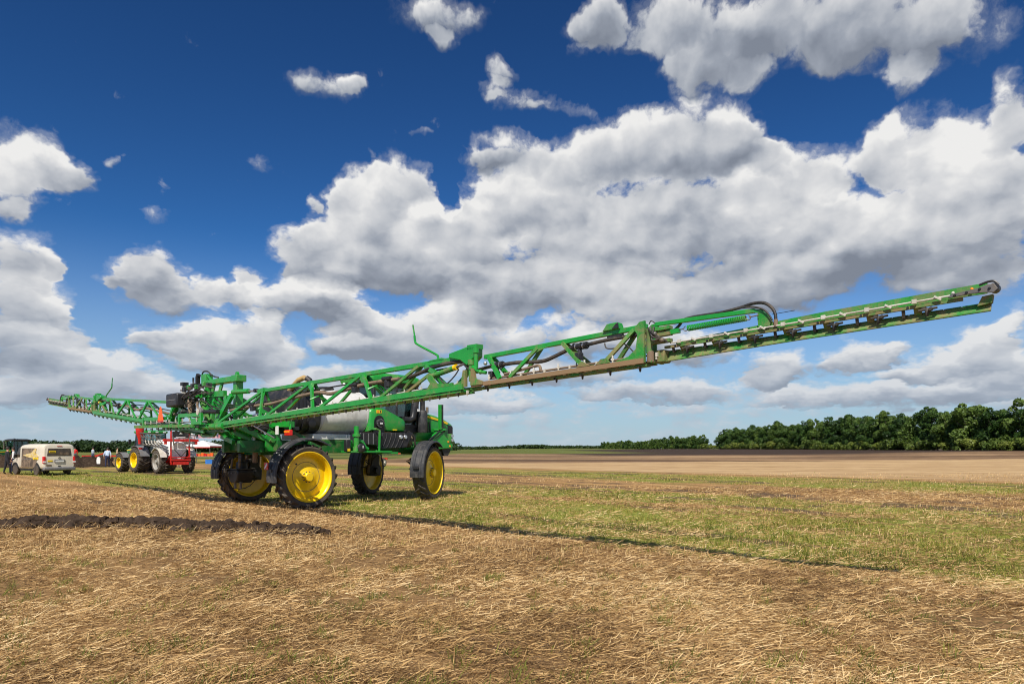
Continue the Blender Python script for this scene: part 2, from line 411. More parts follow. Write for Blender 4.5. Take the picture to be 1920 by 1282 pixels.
    def build(self, name, material, parent=None, smooth=35, bevel=0.0, loc=None, rotz=None):
        me = bpy.data.meshes.new(name)
        me.from_pydata(self.v, [], self.f)
        bm = bmesh.new(); bm.from_mesh(me)
        bmesh.ops.remove_doubles(bm, verts=bm.verts, dist=1e-5)
        bmesh.ops.recalc_face_normals(bm, faces=bm.faces)
        bm.to_mesh(me); bm.free()
        if smooth:
            me.polygons.foreach_set('use_smooth', [True] * len(me.polygons))
            me.set_sharp_from_angle(angle=R(smooth))
        me.materials.append(material)
        o = bpy.data.objects.new(name, me); COL.objects.link(o)
        if parent is not None: o.parent = parent
        if loc is not None: o.location = loc
        if rotz is not None: o.rotation_euler = (0, 0, rotz)
        if bevel > 0:
            md = o.modifiers.new('bevel', 'BEVEL'); md.width = bevel; md.segments = 2; md.limit_method = 'ANGLE'; md.angle_limit = R(40)
        return o


def thing(name, label, cat, loc=(0, 0, 0), rotz=0.0, group=None):
    o = bpy.data.objects.new(name, None); COL.objects.link(o)
    o.empty_display_size = .2
    o.location = loc; o.rotation_euler = (0, 0, rotz); o['label'] = label; o['category'] = cat
    if group: o['group'] = group
    return o


def tag(o, label, cat, group=None, kind=None):
    o['label'] = label; o['category'] = cat
    if group: o['group'] = group
    if kind: o['kind'] = kind
    return o


def dup(o, parent=None, loc=None, rotz=None, scale=None, label=None, group=None):
    c = o.copy(); COL.objects.link(c)
    if parent is not None: c.parent = parent
    if loc is not None: c.location = loc
    if rotz is not None: c.rotation_euler = (0, 0, rotz)
    if scale is not None: c.scale = scale
    if label: c['label'] = label
    if group: c['group'] = group
    for ch in list(o.children): dup(ch, c)
    return c


# smooth random field, used for the ground relief and what grows on it
_PERM = npr.random((256, 256))


def vnoise(x, y):
    x = np.asarray(x, float); y = np.asarray(y, float)
    xi = np.floor(x).astype(int); yi = np.floor(y).astype(int); fx = x - xi; fy = y - yi
    fx = fx * fx * (3 - 2 * fx); fy = fy * fy * (3 - 2 * fy)
    a = _PERM[xi % 256, yi % 256]; b = _PERM[(xi + 1) % 256, yi % 256]; c = _PERM[xi % 256, (yi + 1) % 256]; d = _PERM[(xi + 1) % 256, (yi + 1) % 256]
    return a * (1 - fx) * (1 - fy) + b * fx * (1 - fy) + c * (1 - fx) * fy + d * fx * fy


def fbm(x, y, o=4, g=.5):
    s = 0; a = 1; t = 0
    for i in range(o):
        s = s + a * vnoise(x * 2 ** i + 17.3 * i, y * 2 ** i + 5.1 * i); t += a; a *= g
    return s / t


HEAD = R(43.4)                         # heading of the sprayer, clockwise from the view direction
RX, RY = math.cos(HEAD), -math.sin(HEAD)
HX, HY = math.sin(HEAD), math.cos(HEAD)


def sstep(x, a, b):
    t = np.clip((np.asarray(x, float) - a) / (b - a), 0, 1)
    return t * t * (3 - 2 * t)


def ground_z(x, y):
    x = np.asarray(x, float); y = np.asarray(y, float)
    near = 1 - sstep(y, 25, 80)
    z = (fbm(x * .45, y * .45, 4) - .5) * .10 * near + (fbm(x * 2.3, y * 2.3, 3) - .5) * .035 * (1 - sstep(y, 12, 30))
    # fields roll gently far away: up to the windbreak, down to the wood
    z = z + 1.0 * sstep(x, 40, 140) * sstep(y, 90, 200) * (1 - sstep(y, 500, 900))
    z = z - .00625 * np.maximum(y - 270, 0) * sstep(-x, 20, 120) * (y < 1400) - 7.0 * sstep(-x, 20, 120) * (y >= 1400)
    z = z + (fbm(x * .02 + 9, y * .02, 2) - .5) * .5 * sstep(y, 60, 140)
    return z

# ------------------------------------------------------------------ ground
def ground_material():
    m = bpy.data.materials.new('stubble_field'); m.use_nodes = True
    nt = m.node_tree; nt.nodes.clear(); g = G(nt)
    out = g.n('ShaderNodeOutputMaterial'); b = g.n('ShaderNodeBsdfPrincipled')
    P = g.n('ShaderNodeTexCoord').outputs['Object']
    x, y, z = g.sep(P)
    v = g.m('ADD', g.m('MULTIPLY', x, HX), g.m('MULTIPLY', y, HY))      # across the drill rows
    u = g.m('ADD', g.m('MULTIPLY', x, RX), g.m('MULTIPLY', y, RY))      # along the rows
    rows = g.xyz(g.m('MULTIPLY', u, .12), v, 0.0)
    wob = g.m('MULTIPLY', g.m('SUBTRACT', g.noise(rows, .35, 4, .6), .5), 5.0)
    vw = g.m('ADD', v, wob)
    W = (1, 1, 1); K = (0, 0, 0); q = (.5, .5, .5)
    # share of green cover across the rows, 0..70 m
    green = g.ramp(g.m('DIVIDE', vw, 70.0), [(0, (.10,) * 3), (.135, (.10,) * 3), (.155, (.80,) * 3), (.23, (.72,) * 3), (.262, (.42,) * 3), (.29, (.78,) * 3), (.315, (.70,) * 3), (.345, (.18,) * 3),
                                             (.41, (.20,) * 3), (.45, (.68,) * 3), (.56, (.62,) * 3), (.60, (.12,) * 3), (1, (.05,) * 3)])
    green = g.m('MULTIPLY', green, 1.0)
    fine = g.noise(P, 9.0, 5, .7)
    mid = g.noise(rows, 1.1, 5, .62)
    big = g.noise(P, .22, 3, .5)
    patch = g.m('ADD', g.m('MULTIPLY', fine, .45), g.m('ADD', g.m('MULTIPLY', mid, .45), g.m('MULTIPLY', big, .25)))
    gmask = g.mr(g.m('SUBTRACT', green, g.m('MULTIPLY', g.m('SUBTRACT', patch, .57), 3.2)), .38, .72)
    straw = g.ramp(g.m('ADD', g.m('MULTIPLY', fine, .55), g.m('MULTIPLY', mid, .45)),
                   [(.30, (.055, .034, .019)), (.43, (.20, .115, .050)), (.54, (.40, .235, .095)), (.66, (.56, .36, .16))])
    grass = g.ramp(fine, [(.3, (.05, .068, .012)), (.46, (.16, .19, .030)), (.57, (.30, .29, .06)), (.70, (.43, .33, .10))])
    near = g.mr(y, 9, 30, .62, 1.0, 'LINEAR')          # close by, the straw itself lies over bare chaff and soil
    straw = g.mix(near, (.085, .055, .033, 1), straw)
    col = g.mix(gmask, straw, grass)
    # bare soil scuffs
    soilm = g.m('MULTIPLY', g.mr(g.noise(rows, .55, 5, .62, out=0), .565, .64), g.mr(fine, .34, .5))
    col = g.mix(g.m('MULTIPLY', soilm, .85), col, (.070, .046, .032, 1))
    ba = g.n('ShaderNodeAttribute', attribute_name='bare').outputs['Fac']
    col = g.mix(g.m('MULTIPLY', g.mr(g.m('ADD', ba, g.m('MULTIPLY', g.m('SUBTRACT', fine, .5), 1.1)), .35, .65), .80), col, g.mix(fine, (.035, .024, .018, 1), (.15, .10, .065, 1)))
    # far pale straw, then ploughed land, then green crop
    yw = g.m('ADD', y, g.m('MULTIPLY', g.m('SUBTRACT', g.noise(P, .03, 3, .5), .5), 22.0))
    yw = g.m('ADD', yw, g.m('MULTIPLY', g.m('SUBTRACT', g.noise(P, .35, 3, .6), .5), 9.0))
    yl = g.m('SUBTRACT', yw, g.m('MULTIPLY', g.m('MAXIMUM', x, 0.0), .34))
    pale = g.ramp(g.m('ADD', g.m('MULTIPLY', g.noise(g.xyz(g.m('MULTIPLY', x, .25), y, 0.0), 1.6, 6, .7), .6), g.m('MULTIPLY', g.noise(g.xyz(g.m('MULTIPLY', x, .06), g.m('MULTIPLY', y, .4), 0.0), 1.0, 4, .6), .4)), [(.34, (.20, .125, .06)), (.46, (.40, .26, .13)), (.56, (.52, .36, .19)), (.68, (.60, .44, .25))])
    far1 = g.m('MULTIPLY', g.mr(vw, 41, 44), g.mr(x, -25, -5))
    col = g.mix(far1, col, pale)
    strip = g.noise(g.xyz(g.m('MULTIPLY', x, .012), g.m('MULTIPLY', y, .06), 0.0), 1.0, 4, .55)
    plough = g.ramp(g.m('ADD', g.m('MULTIPLY', strip, .62), g.m('MULTIPLY', g.noise(g.xyz(g.m('MULTIPLY', x, .3), y, 0.0), .9, 5, .7), .38)),
                    [(.36, (.075, .046, .030)), (.47, (.14, .085, .050)), (.54, (.29, .185, .10)), (.64, (.46, .31, .165))])
    far2 = g.m('MULTIPLY', g.mr(yl, 74, 78), g.mr(x, -24, -12))
    col = g.mix(far2, col, plough)
    dark = g.m('MULTIPLY', g.mr(yl, 128, 150), g.mr(x, 5, 25))
    col = g.mix(dark, col, g.mix(g.noise(P, .6, 5, .7), (.026, .018, .014, 1), (.075, .050, .036, 1)))
    crop = g.ramp(g.noise(g.xyz(g.m('MULTIPLY', x, .01), g.m('MULTIPLY', y, .05), 0.0), 1.0, 3, .6), [(.35, (.06, .085, .02)), (.55, (.13, .15, .035)), (.7, (.26, .23, .08))])
    far3 = g.m('MAXIMUM', g.m('MULTIPLY', g.mr(y, 205, 240), g.mr(x, 60, 30)), g.m('MULTIPLY', g.mr(y, 90, 110), g.mr(x, -14, -20)))
    far3 = g.m('MAXIMUM', far3, g.mr(y, 560, 620))
    col = g.mix(far3, col, crop)
    g.put(b.inputs['Base Color'], col)
    b.inputs['Roughness'].default_value = .95; b.inputs['Specular IOR Level'].default_value = .1
    bp = g.n('ShaderNodeBump'); bp.inputs['Strength'].default_value = .55; bp.inputs['Distance'].default_value = .05
    g.put(bp.inputs['Height'], g.m('ADD', fine, g.m('MULTIPLY', g.noise(P, 40, 3, .7), .4))); g.put(b.inputs['Normal'], bp.outputs[0])
    g.put(out.inputs[0], b.outputs[0])
    return m


def bare_soil(x, y):
    """scuffed patches of open soil, drawn out along the drill rows"""
    v = x * HX + y * HY; u = x * RX + y * RY
    band = np.interp(v, [0, 10, 13.5, 16, 24, 30, 45], [.25, .2, .2, 1, 1, .4, .2])
    return sstep(fbm(u * .26 + 31, v * .85 + 7, 4, .62) - .07 * (1 - band), .55, .67) * sstep(v, 13, 16) * (y < 90)


def build_ground():
    ys = np.concatenate([np.arange(-40, 3, 2.0), np.arange(3, 20, .16), np.arange(20, 60, .6), np.arange(60, 160, 3), np.arange(160, 700, 18), np.geomspace(700, 9000, 26)])
    k = 240
    t = np.linspace(-1, 1, k); t = np.sign(t) * np.abs(t) ** 1.25
    X = t[None, :] * (np.maximum(np.abs(ys), 4)[:, None] * 1.15 + 14); Y = np.repeat(ys[:, None], k, 1)
    Z = ground_z(X, Y)
    n, mcols = X.shape
    vs = np.stack([X, Y, Z], -1).reshape(-1, 3)
    i = np.arange((n - 1))[:, None] * mcols + np.arange(mcols - 1)[None, :]
    f = np.stack([i, i + 1, i + mcols + 1, i + mcols], -1).reshape(-1, 4)
    me = bpy.data.meshes.new('ground'); me.from_pydata(vs.tolist(), [], f.tolist())
    me.polygons.foreach_set('use_smooth', [True] * len(me.polygons))
    at = me.attributes.new('bare', 'FLOAT', 'POINT'); at.data.foreach_set('value', bare_soil(vs[:, 0], vs[:, 1]).astype(np.float32))
    me.materials.append(ground_material())
    o = bpy.data.objects.new('ground', me); COL.objects.link(o); o['kind'] = 'structure'


build_ground()


# loose straw, stubble and grass: leaf-thin blades scattered by the same bands as the ground
def cover_green(x, y):
    v = x * HX + y * HY; u = x * RX + y * RY
    w = v + (fbm(u * .05, v * .4, 3) - .5) * 5
    g = np.interp(w, [0, 9.4, 10.8, 16, 18.3, 20.3, 22, 24, 28.7, 31.5, 39, 42, 70], [.08, .10, .85, .75, .42, .8, .7, .15, .15, .7, .6, .1, .05])
    return np.clip(g - (fbm(x * 1.1, y * 1.1, 3) - .5) * 1.3, 0, 1)


def blades(name, x, y, length, width, pitch, col_attr, bend=.3, lift=0.004, az=None):
    """one mesh of many two-segment blades"""
    n = len(x)
    az = npr.random(n) * 2 * np.pi if az is None else az
    z = ground_z(x, y) + lift
    d = np.stack([np.cos(az) * np.cos(pitch), np.sin(az) * np.cos(pitch), np.sin(pitch)], -1)
    s = np.stack([-np.sin(az), np.cos(az), np.zeros(n)], -1)
    roll = npr.random(n) * 1.2
    upv = np.cross(d, s)
    s = s * np.cos(roll)[:, None] + upv * np.sin(roll)[:, None]
    p0 = np.stack([x, y, z], -1)
    d2 = d.copy(); d2[:, 2] -= bend * npr.random(n); d2 += (npr.random((n, 3)) - .5) * .14
    p1 = p0 + d * length[:, None] * .55
    p2 = p1 + d2 * length[:, None] * .45
    zmin = ground_z(p2[:, 0], p2[:, 1]) + .001
    p2[:, 2] = np.maximum(p2[:, 2], zmin)
    w = width[:, None] * .5
    V = np.stack([p0 - s * w, p0 + s * w, p1 + s * w, p1 - s * w, p2 + s * w * .5, p2 - s * w * .5], 1).reshape(-1, 3)
    b = np.arange(n)[:, None] * 6
    F = np.concatenate([b + np.array([[0, 1, 2, 3]]), b + np.array([[3, 2, 4, 5]])], 1).reshape(-1, 4)
    me = bpy.data.meshes.new(name)
    me.vertices.add(len(V)); me.vertices.foreach_set('co', V.ravel().astype(np.float32))
    me.loops.add(F.size); me.loops.foreach_set('vertex_index', F.ravel().astype(np.int32))
    me.polygons.add(len(F)); me.polygons.foreach_set('loop_start', np.arange(0, F.size, 4, dtype=np.int32))
    me.update(calc_edges=True)
    at = me.attributes.new('tone', 'FLOAT', 'POINT')
    at.data.foreach_set('value', np.repeat(col_attr, 6).astype(np.float32))
    return me


def blade_material(name, stops, trans=.25):
    m = bpy.data.materials.new(name); m.use_nodes = True
    nt = m.node_tree; nt.nodes.clear(); g = G(nt)
    out = g.n('ShaderNodeOutputMaterial')
    a = g.n('ShaderNodeAttribute', attribute_name='tone')
    c = g.ramp(a.outputs['Fac'], stops)
    d = g.n('ShaderNodeBsdfPrincipled'); g.put(d.inputs['Base Color'], c); d.inputs['Roughness'].default_value = .6; d.inputs['Specular IOR Level'].default_value = .25
    t = g.n('ShaderNodeBsdfTranslucent'); g.put(t.inputs[0], c)
    mx = g.n('ShaderNodeMixShader'); mx.inputs[0].default_value = trans
    g.put(mx.inputs[1], d.outputs[0]); g.put(mx.inputs[2], t.outputs[0]); g.put(out.inputs[0], mx.outputs[0])
    return m


def in_view(n, y0, y1, power=1.0, side=1.0):
    """random ground points, denser near the camera, over the wedge of land in front of it"""
    t = npr.random(n)
    y = (y0 ** (1 - power) + t * (y1 ** (1 - power) - y0 ** (1 - power))) ** (1 / (1 - power)) if power != 1 else y0 * (y1 / y0) ** t
    x = (npr.random(n) * 2 - 1) * (y * .80 + side)
    return x, y


def scatter():
    straw_m = blade_material('straw_blades', [(0, (.11, .064, .030)), (.3, (.34, .20, .08)), (.62, (.62, .395, .16)), (1, (.92, .70, .38))], .15)
    grass_m = blade_material('grass_blades', [(0, (.05, .075, .012)), (.3, (.16, .20, .028)), (.62, (.36, .34, .06)), (1, (.58, .43, .15))], .35)
    # chaff and broken straw lying flat
    x, y = in_view(420000, 4.0, 30.0, 1.35)
    g = cover_green(x, y); bare = fbm(x * .9 + 40, y * .9, 3)
    keep = (npr.random(len(x)) > bare_soil(x, y) * .85) & (npr.random(len(x)) > g * .65) & (npr.random(len(x)) < np.clip(1.75 - (bare - .36) * 4.4, .14, 1))
    x, y = x[keep], y[keep]; n = len(x)
    far = np.clip((y - 5) / 20, 0, 1)
    L = (.035 + npr.random(n) ** 2.2 * .17) * (1 + far * .6)
    W = (.0028 + npr.random(n) * .0036) * (1 + far * 1.5)
    main = .1 + (fbm(x * .6, y * .6, 2) - .5) * 4.0
    az = main + (npr.random(n) - .5) * 3.2 + np.pi * (npr.random(n) > .5)
    tone = np.clip(.14 + npr.random(n) ** 1.3 * .80 + (fbm(x * .6, y * .6, 3) - .5) * .7, 0, 1)
    me = blades('straw_litter', x, y, L, W, (npr.random(n) ** 2) * .40, tone, .12, .006 + npr.random(n) * .02, az)
    me.materials.append(straw_m)
    o = bpy.data.objects.new('straw_litter', me); COL.objects.link(o)
    o['kind'] = 'stuff'; o['label'] = 'loose golden straw lying over the stubble field'; o['category'] = 'straw'
    # standing stubble
    x, y = in_view(45000, 10.5, 46.0, 1.3)
    keep = (npr.random(len(x)) > cover_green(x, y) * .6) & (fbm(x * .5 + 3, y * .5, 2) > .44)
    x, y = x[keep], y[keep]; n = len(x); far = np.clip((y - 6) / 30, 0, 1)
    me = blades('stubble', x, y, .035 + npr.random(n) * .075, (.003 + npr.random(n) * .003) * (1 + far * 2.5), 1.05 + npr.random(n) * .45, np.clip(.35 + npr.random(n) * .6, 0, 1), .2)
    me.materials.append(straw_m)
    o = bpy.data.objects.new('stubble', me); COL.objects.link(o)
    o['kind'] = 'stuff'; o['label'] = 'short standing stubble stalks left in the field'; o['category'] = 'stubble'
    # grass
    x, y = in_view(330000, 5.0, 48.0, 1.2)
    g = cover_green(x, y)
    keep = (npr.random(len(x)) > bare_soil(x, y) * 1.1) & (npr.random(len(x)) < np.clip((g - .36) * 1.5, 0.0, 1) * np.clip(.3 + (fbm(x * 2.2, y * 2.2, 2) - .40) * 4.5, 0.05, 1))
    x, y = x[keep], y[keep]; n = len(x); far = np.clip((y - 8) / 32, 0, 1)
    tone = np.clip(npr.random(n) * .62 + (fbm(x * .5 + 7, y * .5, 3) - .5) * 1.0 + .2, 0, 1)
    me = blades('grass', x, y, .04 + npr.random(n) ** 1.5 * .13, (.004 + npr.random(n) * .004) * (1 + far * 3.0), .45 + npr.random(n) * 1.0, tone, .7)
    me.materials.append(grass_m)
    o = bpy.data.objects.new('grass', me); COL.objects.link(o)
    o['kind'] = 'stuff'; o['label'] = 'patchy green regrowth grass between the straw rows'; o['category'] = 'grass'
    # single tufts in the straw
    cx, cy = in_view(420, 4.2, 14.0, 1.2)
    k = 26
    x = np.repeat(cx, k) + npr.normal(0, .055, len(cx) * k); y = np.repeat(cy, k) + npr.normal(0, .055, len(cx) * k); n = len(x)
    me = blades('grass_tufts', x, y, .04 + npr.random(n) * .10, .003 + npr.random(n) * .003, .5 + npr.random(n) * .9, np.clip(npr.random(n) * .55, 0, 1), .6)
    me.materials.append(grass_m)
    o = bpy.data.objects.new('grass_tufts', me); COL.objects.link(o)
    o['kind'] = 'stuff'; o['label'] = 'small dark green tufts scattered through the straw'; o['category'] = 'grass'


scatter()


# ------------------------------------------------------------------ turned soil
def soil_bank(name, label, pts, width, height, seed, step=.045, cat='soil ridge', lumps=True):
    """a bank of turned clods along a polyline"""
    rg = np.random.default_rng(seed)
    pts = np.array(pts, float)
    seg = np.linalg.norm(np.diff(pts, axis=0), axis=1); L = seg.sum(); s = np.concatenate([[0], np.cumsum(seg)])
    n = int(L / step) + 1; m = 25
    t = np.linspace(0, L, n)
    cx = np.interp(t, s, pts[:, 0]); cy = np.interp(t, s, pts[:, 1])
    tx = np.gradient(cx); ty = np.gradient(cy); l = np.hypot(tx, ty); nx, ny = -ty / l, tx / l
    q = np.linspace(-1, 1, m)
    wv = width * (.75 + .5 * fbm(t * 1.7 + seed, t * 0, 3)) * np.clip(np.minimum(t, L - t) / .8 + .25, 0, 1)
    X = cx[:, None] + nx[:, None] * q[None] * wv[:, None]; Y = cy[:, None] + ny[:, None] * q[None] * wv[:, None]
    prof = np.clip(1 - np.abs(q) ** 1.7, 0, 1)[None]
    hv = height * (.45 + 1.0 * fbm(t * .8 + seed * 3, t * 0 + 2, 5, .75)) * np.clip(np.minimum(t, L - t) / .6, 0, 1)
    sc = .35 / max(step, .07) * .07 / .07
    clod = np.abs(fbm(X * 5.5, Y * 5.5, 4, .6) - .5) * 2
    jag = fbm(X * 13 + 2, Y * 13, 4, .7)
    H = prof * hv[:, None] * (.35 + .75 * (1 - clod) + .9 * jag) - .03
    X = X + (fbm(X * 7 + 3, Y * 7, 2) - .5) * .09; Y = Y + (fbm(X * 7, Y * 7 + 9, 2) - .5) * .09
    Z = ground_z(X, Y) + H
    i = np.arange(n - 1)[:, None] * m + np.arange(m - 1)[None]
    F = np.stack([i, i + 1, i + m + 1, i + m], -1).reshape(-1, 4).tolist()
    V = np.stack([X, Y, Z], -1).reshape(-1, 3).tolist()
    b = MB(); b.v = [tuple(p) for p in V]; b.f = [tuple(f) for f in F]
    if lumps:
        for _ in range(int(L * 80)):
            k = rg.integers(0, n); off = rg.normal(0, .55) * wv[k]
            px, py = cx[k] + nx[k] * off, cy[k] + ny[k] * off
            r = .015 + rg.random() ** 2.6 * .07
            pz = float(ground_z(px, py)) + max(0, 1 - abs(off) / max(wv[k], .05)) * hv[k] * .9 + r * .3
            nn, mm = 6, 4
            o = len(b.v)
            sx, sy, sz = r * (1 + rg.random()), r * (1 + rg.random()), r * (.6 + .8 * rg.random())
            ph = rg.random() * 6
            for a in range(mm + 1):
                for c in range(nn):
                    an = 2 * math.pi * c / nn + ph; e = math.pi * a / mm; jr = .55 + .75 * rg.random()
                    b.v.append((px + sx * jr * math.sin(e) * math.cos(an), py + sy * jr * math.sin(e) * math.sin(an), pz - sz * math.cos(e)))
            for a in range(mm):
                for c in range(nn): b.f.append((o + a * nn + c, o + a * nn + (c + 1) % nn, o + (a + 1) * nn + (c + 1) % nn, o + (a + 1) * nn + c))
    ob = b.build(name, SOIL, smooth=28)
    return tag(ob, label, cat)


soil_bank('soil_ridge', 'long ridge of dark turned clods in front of the sprayer', [(-16, 13.6), (-10.9, 14.6), (-7.8, 14.75), (-5.6, 14.0), (-3.6, 13.45)], .24, .17, 3)
def straw_on_bank():
    pts = np.array([(-16, 13.6), (-10.9, 14.6), (-7.8, 14.75), (-5.6, 14.0), (-3.6, 13.45)]); n = 2600
    t = npr.random(n) * 12.2; x = -16 + t; y = np.interp(x, pts[:, 0], pts[:, 1]) - np.abs(npr.normal(.16, .12, n)) + (npr.random(n) > .75) * npr.random(n) * .45
    me = blades('straw_wisps', x, y, .05 + npr.random(n) * .13, .004 + npr.random(n) * .003, npr.random(n) * .9, np.clip(.35 + npr.random(n) * .65, 0, 1), .3, .03 + npr.random(n) * .05)
    me.materials.append(bpy.data.materials['straw_blades'])
    o = bpy.data.objects.new('straw_wisps', me); COL.objects.link(o)
    o['kind'] = 'stuff'; o['label'] = 'wisps of straw caught along the foot of the soil ridge'; o['category'] = 'straw'


straw_on_bank()
soil_bank('soil_heap', 'wide dark bank of ploughed earth to the right of the van', [(-45.5, 60.0), (-40, 61.5), (-37.6, 64.5)], 1.2, .8, 5, step=.2, cat='soil heap')

# ------------------------------------------------------------------ trees
def leaf_material(name, dark, mid, light):
    m = bpy.data.materials.new(name); m.use_nodes = True
    nt = m.node_tree; nt.nodes.clear(); g = G(nt)
    out = g.n('ShaderNodeOutputMaterial')
    a = g.n('ShaderNodeAttribute', attribute_name='tone')
    oi = g.n('ShaderNodeObjectInfo')
    t = g.m('ADD', a.outputs['Fac'], g.m('MULTIPLY', g.m('SUBTRACT', oi.outputs['Random'], .5), .75))
    c = g.ramp(t, [(0, dark), (.5, mid), (1, light)])
    d = g.n('ShaderNodeBsdfPrincipled'); g.put(d.inputs['Base Color'], c); d.inputs['Roughness'].default_value = .5; d.inputs['Specular IOR Level'].default_value = .3
    tr = g.n('ShaderNodeBsdfTranslucent'); g.put(tr.inputs[0], c)
    mx = g.n('ShaderNodeMixShader'); mx.inputs[0].default_value = .25
    g.put(mx.inputs[1], d.outputs[0]); g.put(mx.inputs[2], tr.outputs[0]); g.put(out.inputs[0], mx.outputs[0])
    return m


LEAF = leaf_material('oak_leaves', (.014, .036, .008), (.046, .100, .016), (.125, .19, .034))
LEAF_F = leaf_material('forest_leaves', (.008, .020, .008), (.020, .044, .014), (.04, .075, .02))
LEAF_L = leaf_material('bush_leaves', (.04, .07, .012), (.09, .14, .022), (.19, .23, .04))
BARK = mat('bark', (.075, .055, .040), .9, bump=.6, bscale=12)


def leaf_mesh(name, centres, radii, count, size, seed, flat=.8):
    """leaf clumps on the shells of many small lobes"""
    rg = np.random.default_rng(seed)
    C = np.array(centres); Rr = np.array(radii)
    w = Rr ** 2 / (Rr ** 2).sum()
    k = rg.choice(len(C), count, p=w)
    d = rg.normal(size=(count, 3)); d[:, 2] += .25; d /= np.linalg.norm(d, axis=1)[:, None]
    rr = Rr[k] * (.62 + .42 * rg.random(count) ** .6)
    p = C[k] + d * rr[:, None] * np.array([1, 1, flat])
    nrm = d + rg.normal(size=(count, 3)) * .55; nrm /= np.linalg.norm(nrm, axis=1)[:, None]
    a = np.cross(nrm, rg.normal(size=(count, 3))); a /= np.linalg.norm(a, axis=1)[:, None]; b = np.cross(nrm, a)
    s = (size * (.55 + .9 * rg.random(count)))[:, None]
    V = np.stack([p - a * s, p + b * s * .62 - nrm * s * .12, p + a * s, p - b * s * .62 - nrm * s * .12], 1).reshape(-1, 3)
    F = np.arange(count * 4).reshape(-1, 4)
    me = bpy.data.meshes.new(name)
    me.vertices.add(len(V)); me.vertices.foreach_set('co', V.ravel().astype(np.float32))
    me.loops.add(F.size); me.loops.foreach_set('vertex_index', F.ravel().astype(np.int32))
    me.polygons.add(len(F)); me.polygons.foreach_set('loop_start', np.arange(0, F.size, 4, dtype=np.int32))
    me.update(calc_edges=True)
    at = me.attributes.new('tone', 'FLOAT', 'POINT')
    lobe = rg.random(len(C))
    at.data.foreach_set('value', np.repeat(np.clip(.25 + .35 * lobe[k] + .4 * rg.random(count), 0, 1), 4).astype(np.float32))
    return me


def tree_meshes(seed, h=14.0, spread=4.6, leaves=3600, low=.12):
    rg = np.random.default_rng(seed)
    tr = MB(); cs, rs = [], []
    lean = rg.normal(0, .03, 2)
    top = .62 * h
    tr.tube([(lean[0] * z, lean[1] * z, z) for z in (-.4, .25 * h, .45 * h, top)], [.30, .22, .16, .05], 7)
    nb = 30
    for i in range(nb):
        z = h * (low + (1 - low) * ((i + .5) / nb) ** .9) * .93
        f = (z / h)
        ring = spread * (1.0 if f < .55 else max(.18, 1 - ((f - .55) / .47) ** 2)) * (.9 if f < .2 else 1)
        an = i * 2.39996 + rg.normal(0, .6); q = ring * (.2 + .85 * rg.random())
        c = np.array([lean[0] * z + math.cos(an) * q, lean[1] * z + math.sin(an) * q, z])
        cs.append(c); rs.append((.6 + rg.random() ** 1.5 * 1.5) * (1.15 if f < .7 else .9))
        if i % 3 == 0:
            z0 = max(.18 * h, z * .6)
            tr.tube([(lean[0] * z0, lean[1] * z0, z0), tuple((c + np.array([0, 0, z0])) * np.array([.55, .55, .5])), tuple(c)], [.11, .07, .02], 5)
    return tr, leaf_mesh('crown', cs, rs, leaves, .34, seed)


TREES = []
for i, (h, sp, lv, low) in enumerate([(14.5, 4.4, 5200, .04), (13.2, 4.9, 5200, .02), (15.2, 4.2, 5000, .06), (12.4, 4.6, 4800, .02), (14.0, 5.2, 5400, .03), (13.0, 3.6, 4400, .05), (15.6, 3.0, 3600, .10), (11.5, 5.4, 4600, .02), (14.2, 4.2, 2300, .16)]):
    t, crown = tree_meshes(100 + i, h, sp, lv, low)
    crown.materials.append(LEAF)
    tm = t.build('trunk', BARK)
    me = tm.data; bpy.data.objects.remove(tm)
    TREES.append((me, crown))


def place_tree(x, y, k, s, rz, label, group, sz=1.0):
    o = thing('broadleaf_tree', label, 'tree', (x, y, float(ground_z(x, y))), rz, group)
    o.scale = (s * (.85 + .3 * ((x * 7.3) % 1)), s, s * sz)
    for nm, me in zip(('trunk', 'crown'), TREES[k]):
        c = bpy.data.objects.new(nm, me); COL.objects.link(c); c.parent = o
    return o


# near windbreak on the right, front and back rows
ORD = ['first', 'second', 'third', 'fourth', 'fifth', 'sixth', 'seventh', 'eighth']
y = 182.0; i = 0; seen = 0
while y < 530:
    x = 148 + (y - 180) * .035 + rnd.uniform(-1.5, 1.5)
    lab = 'dense broadleaf tree in the near windbreak front row, past the eighth from the right'
    if x / y < .75 and seen < 8:
        lab = ORD[seen] + ' tree from the right edge in the front row of the near windbreak'; seen += 1
    place_tree(x, y, rnd.randrange(9), rnd.uniform(.90, 1.10) * (1.05 if y < 230 else 1.0), rnd.uniform(0, 6.28),
               lab, 'front row of the near windbreak', rnd.uniform(.92, 1.10))
    if i % 2 == 0:
        place_tree(x + rnd.uniform(5, 7), y + 3, rnd.randrange(9), rnd.uniform(.9, 1.12), rnd.uniform(0, 6.28),
                   'dark broadleaf tree half hidden in the back row of the near windbreak', 'back row of the near windbreak', rnd.uniform(.95, 1.08))
    y += rnd.uniform(3.8, 5.6) * (1 + (y - 150) / 500); i += 1
# farther belt beyond the gap
y = 690.0
while y < 1750:
    x = 172 + y * .034 + rnd.uniform(-3, 3)
    place_tree(x, y, rnd.randrange(9), rnd.uniform(.95, 1.2) * (1 if y < 1500 else 1.1), rnd.uniform(0, 6.28),
               'small dark tree in the far windbreak beyond the gap', 'far windbreak beyond the gap', rnd.uniform(.85, 1.05))
    y *= 1 + rnd.uniform(.009, .016)

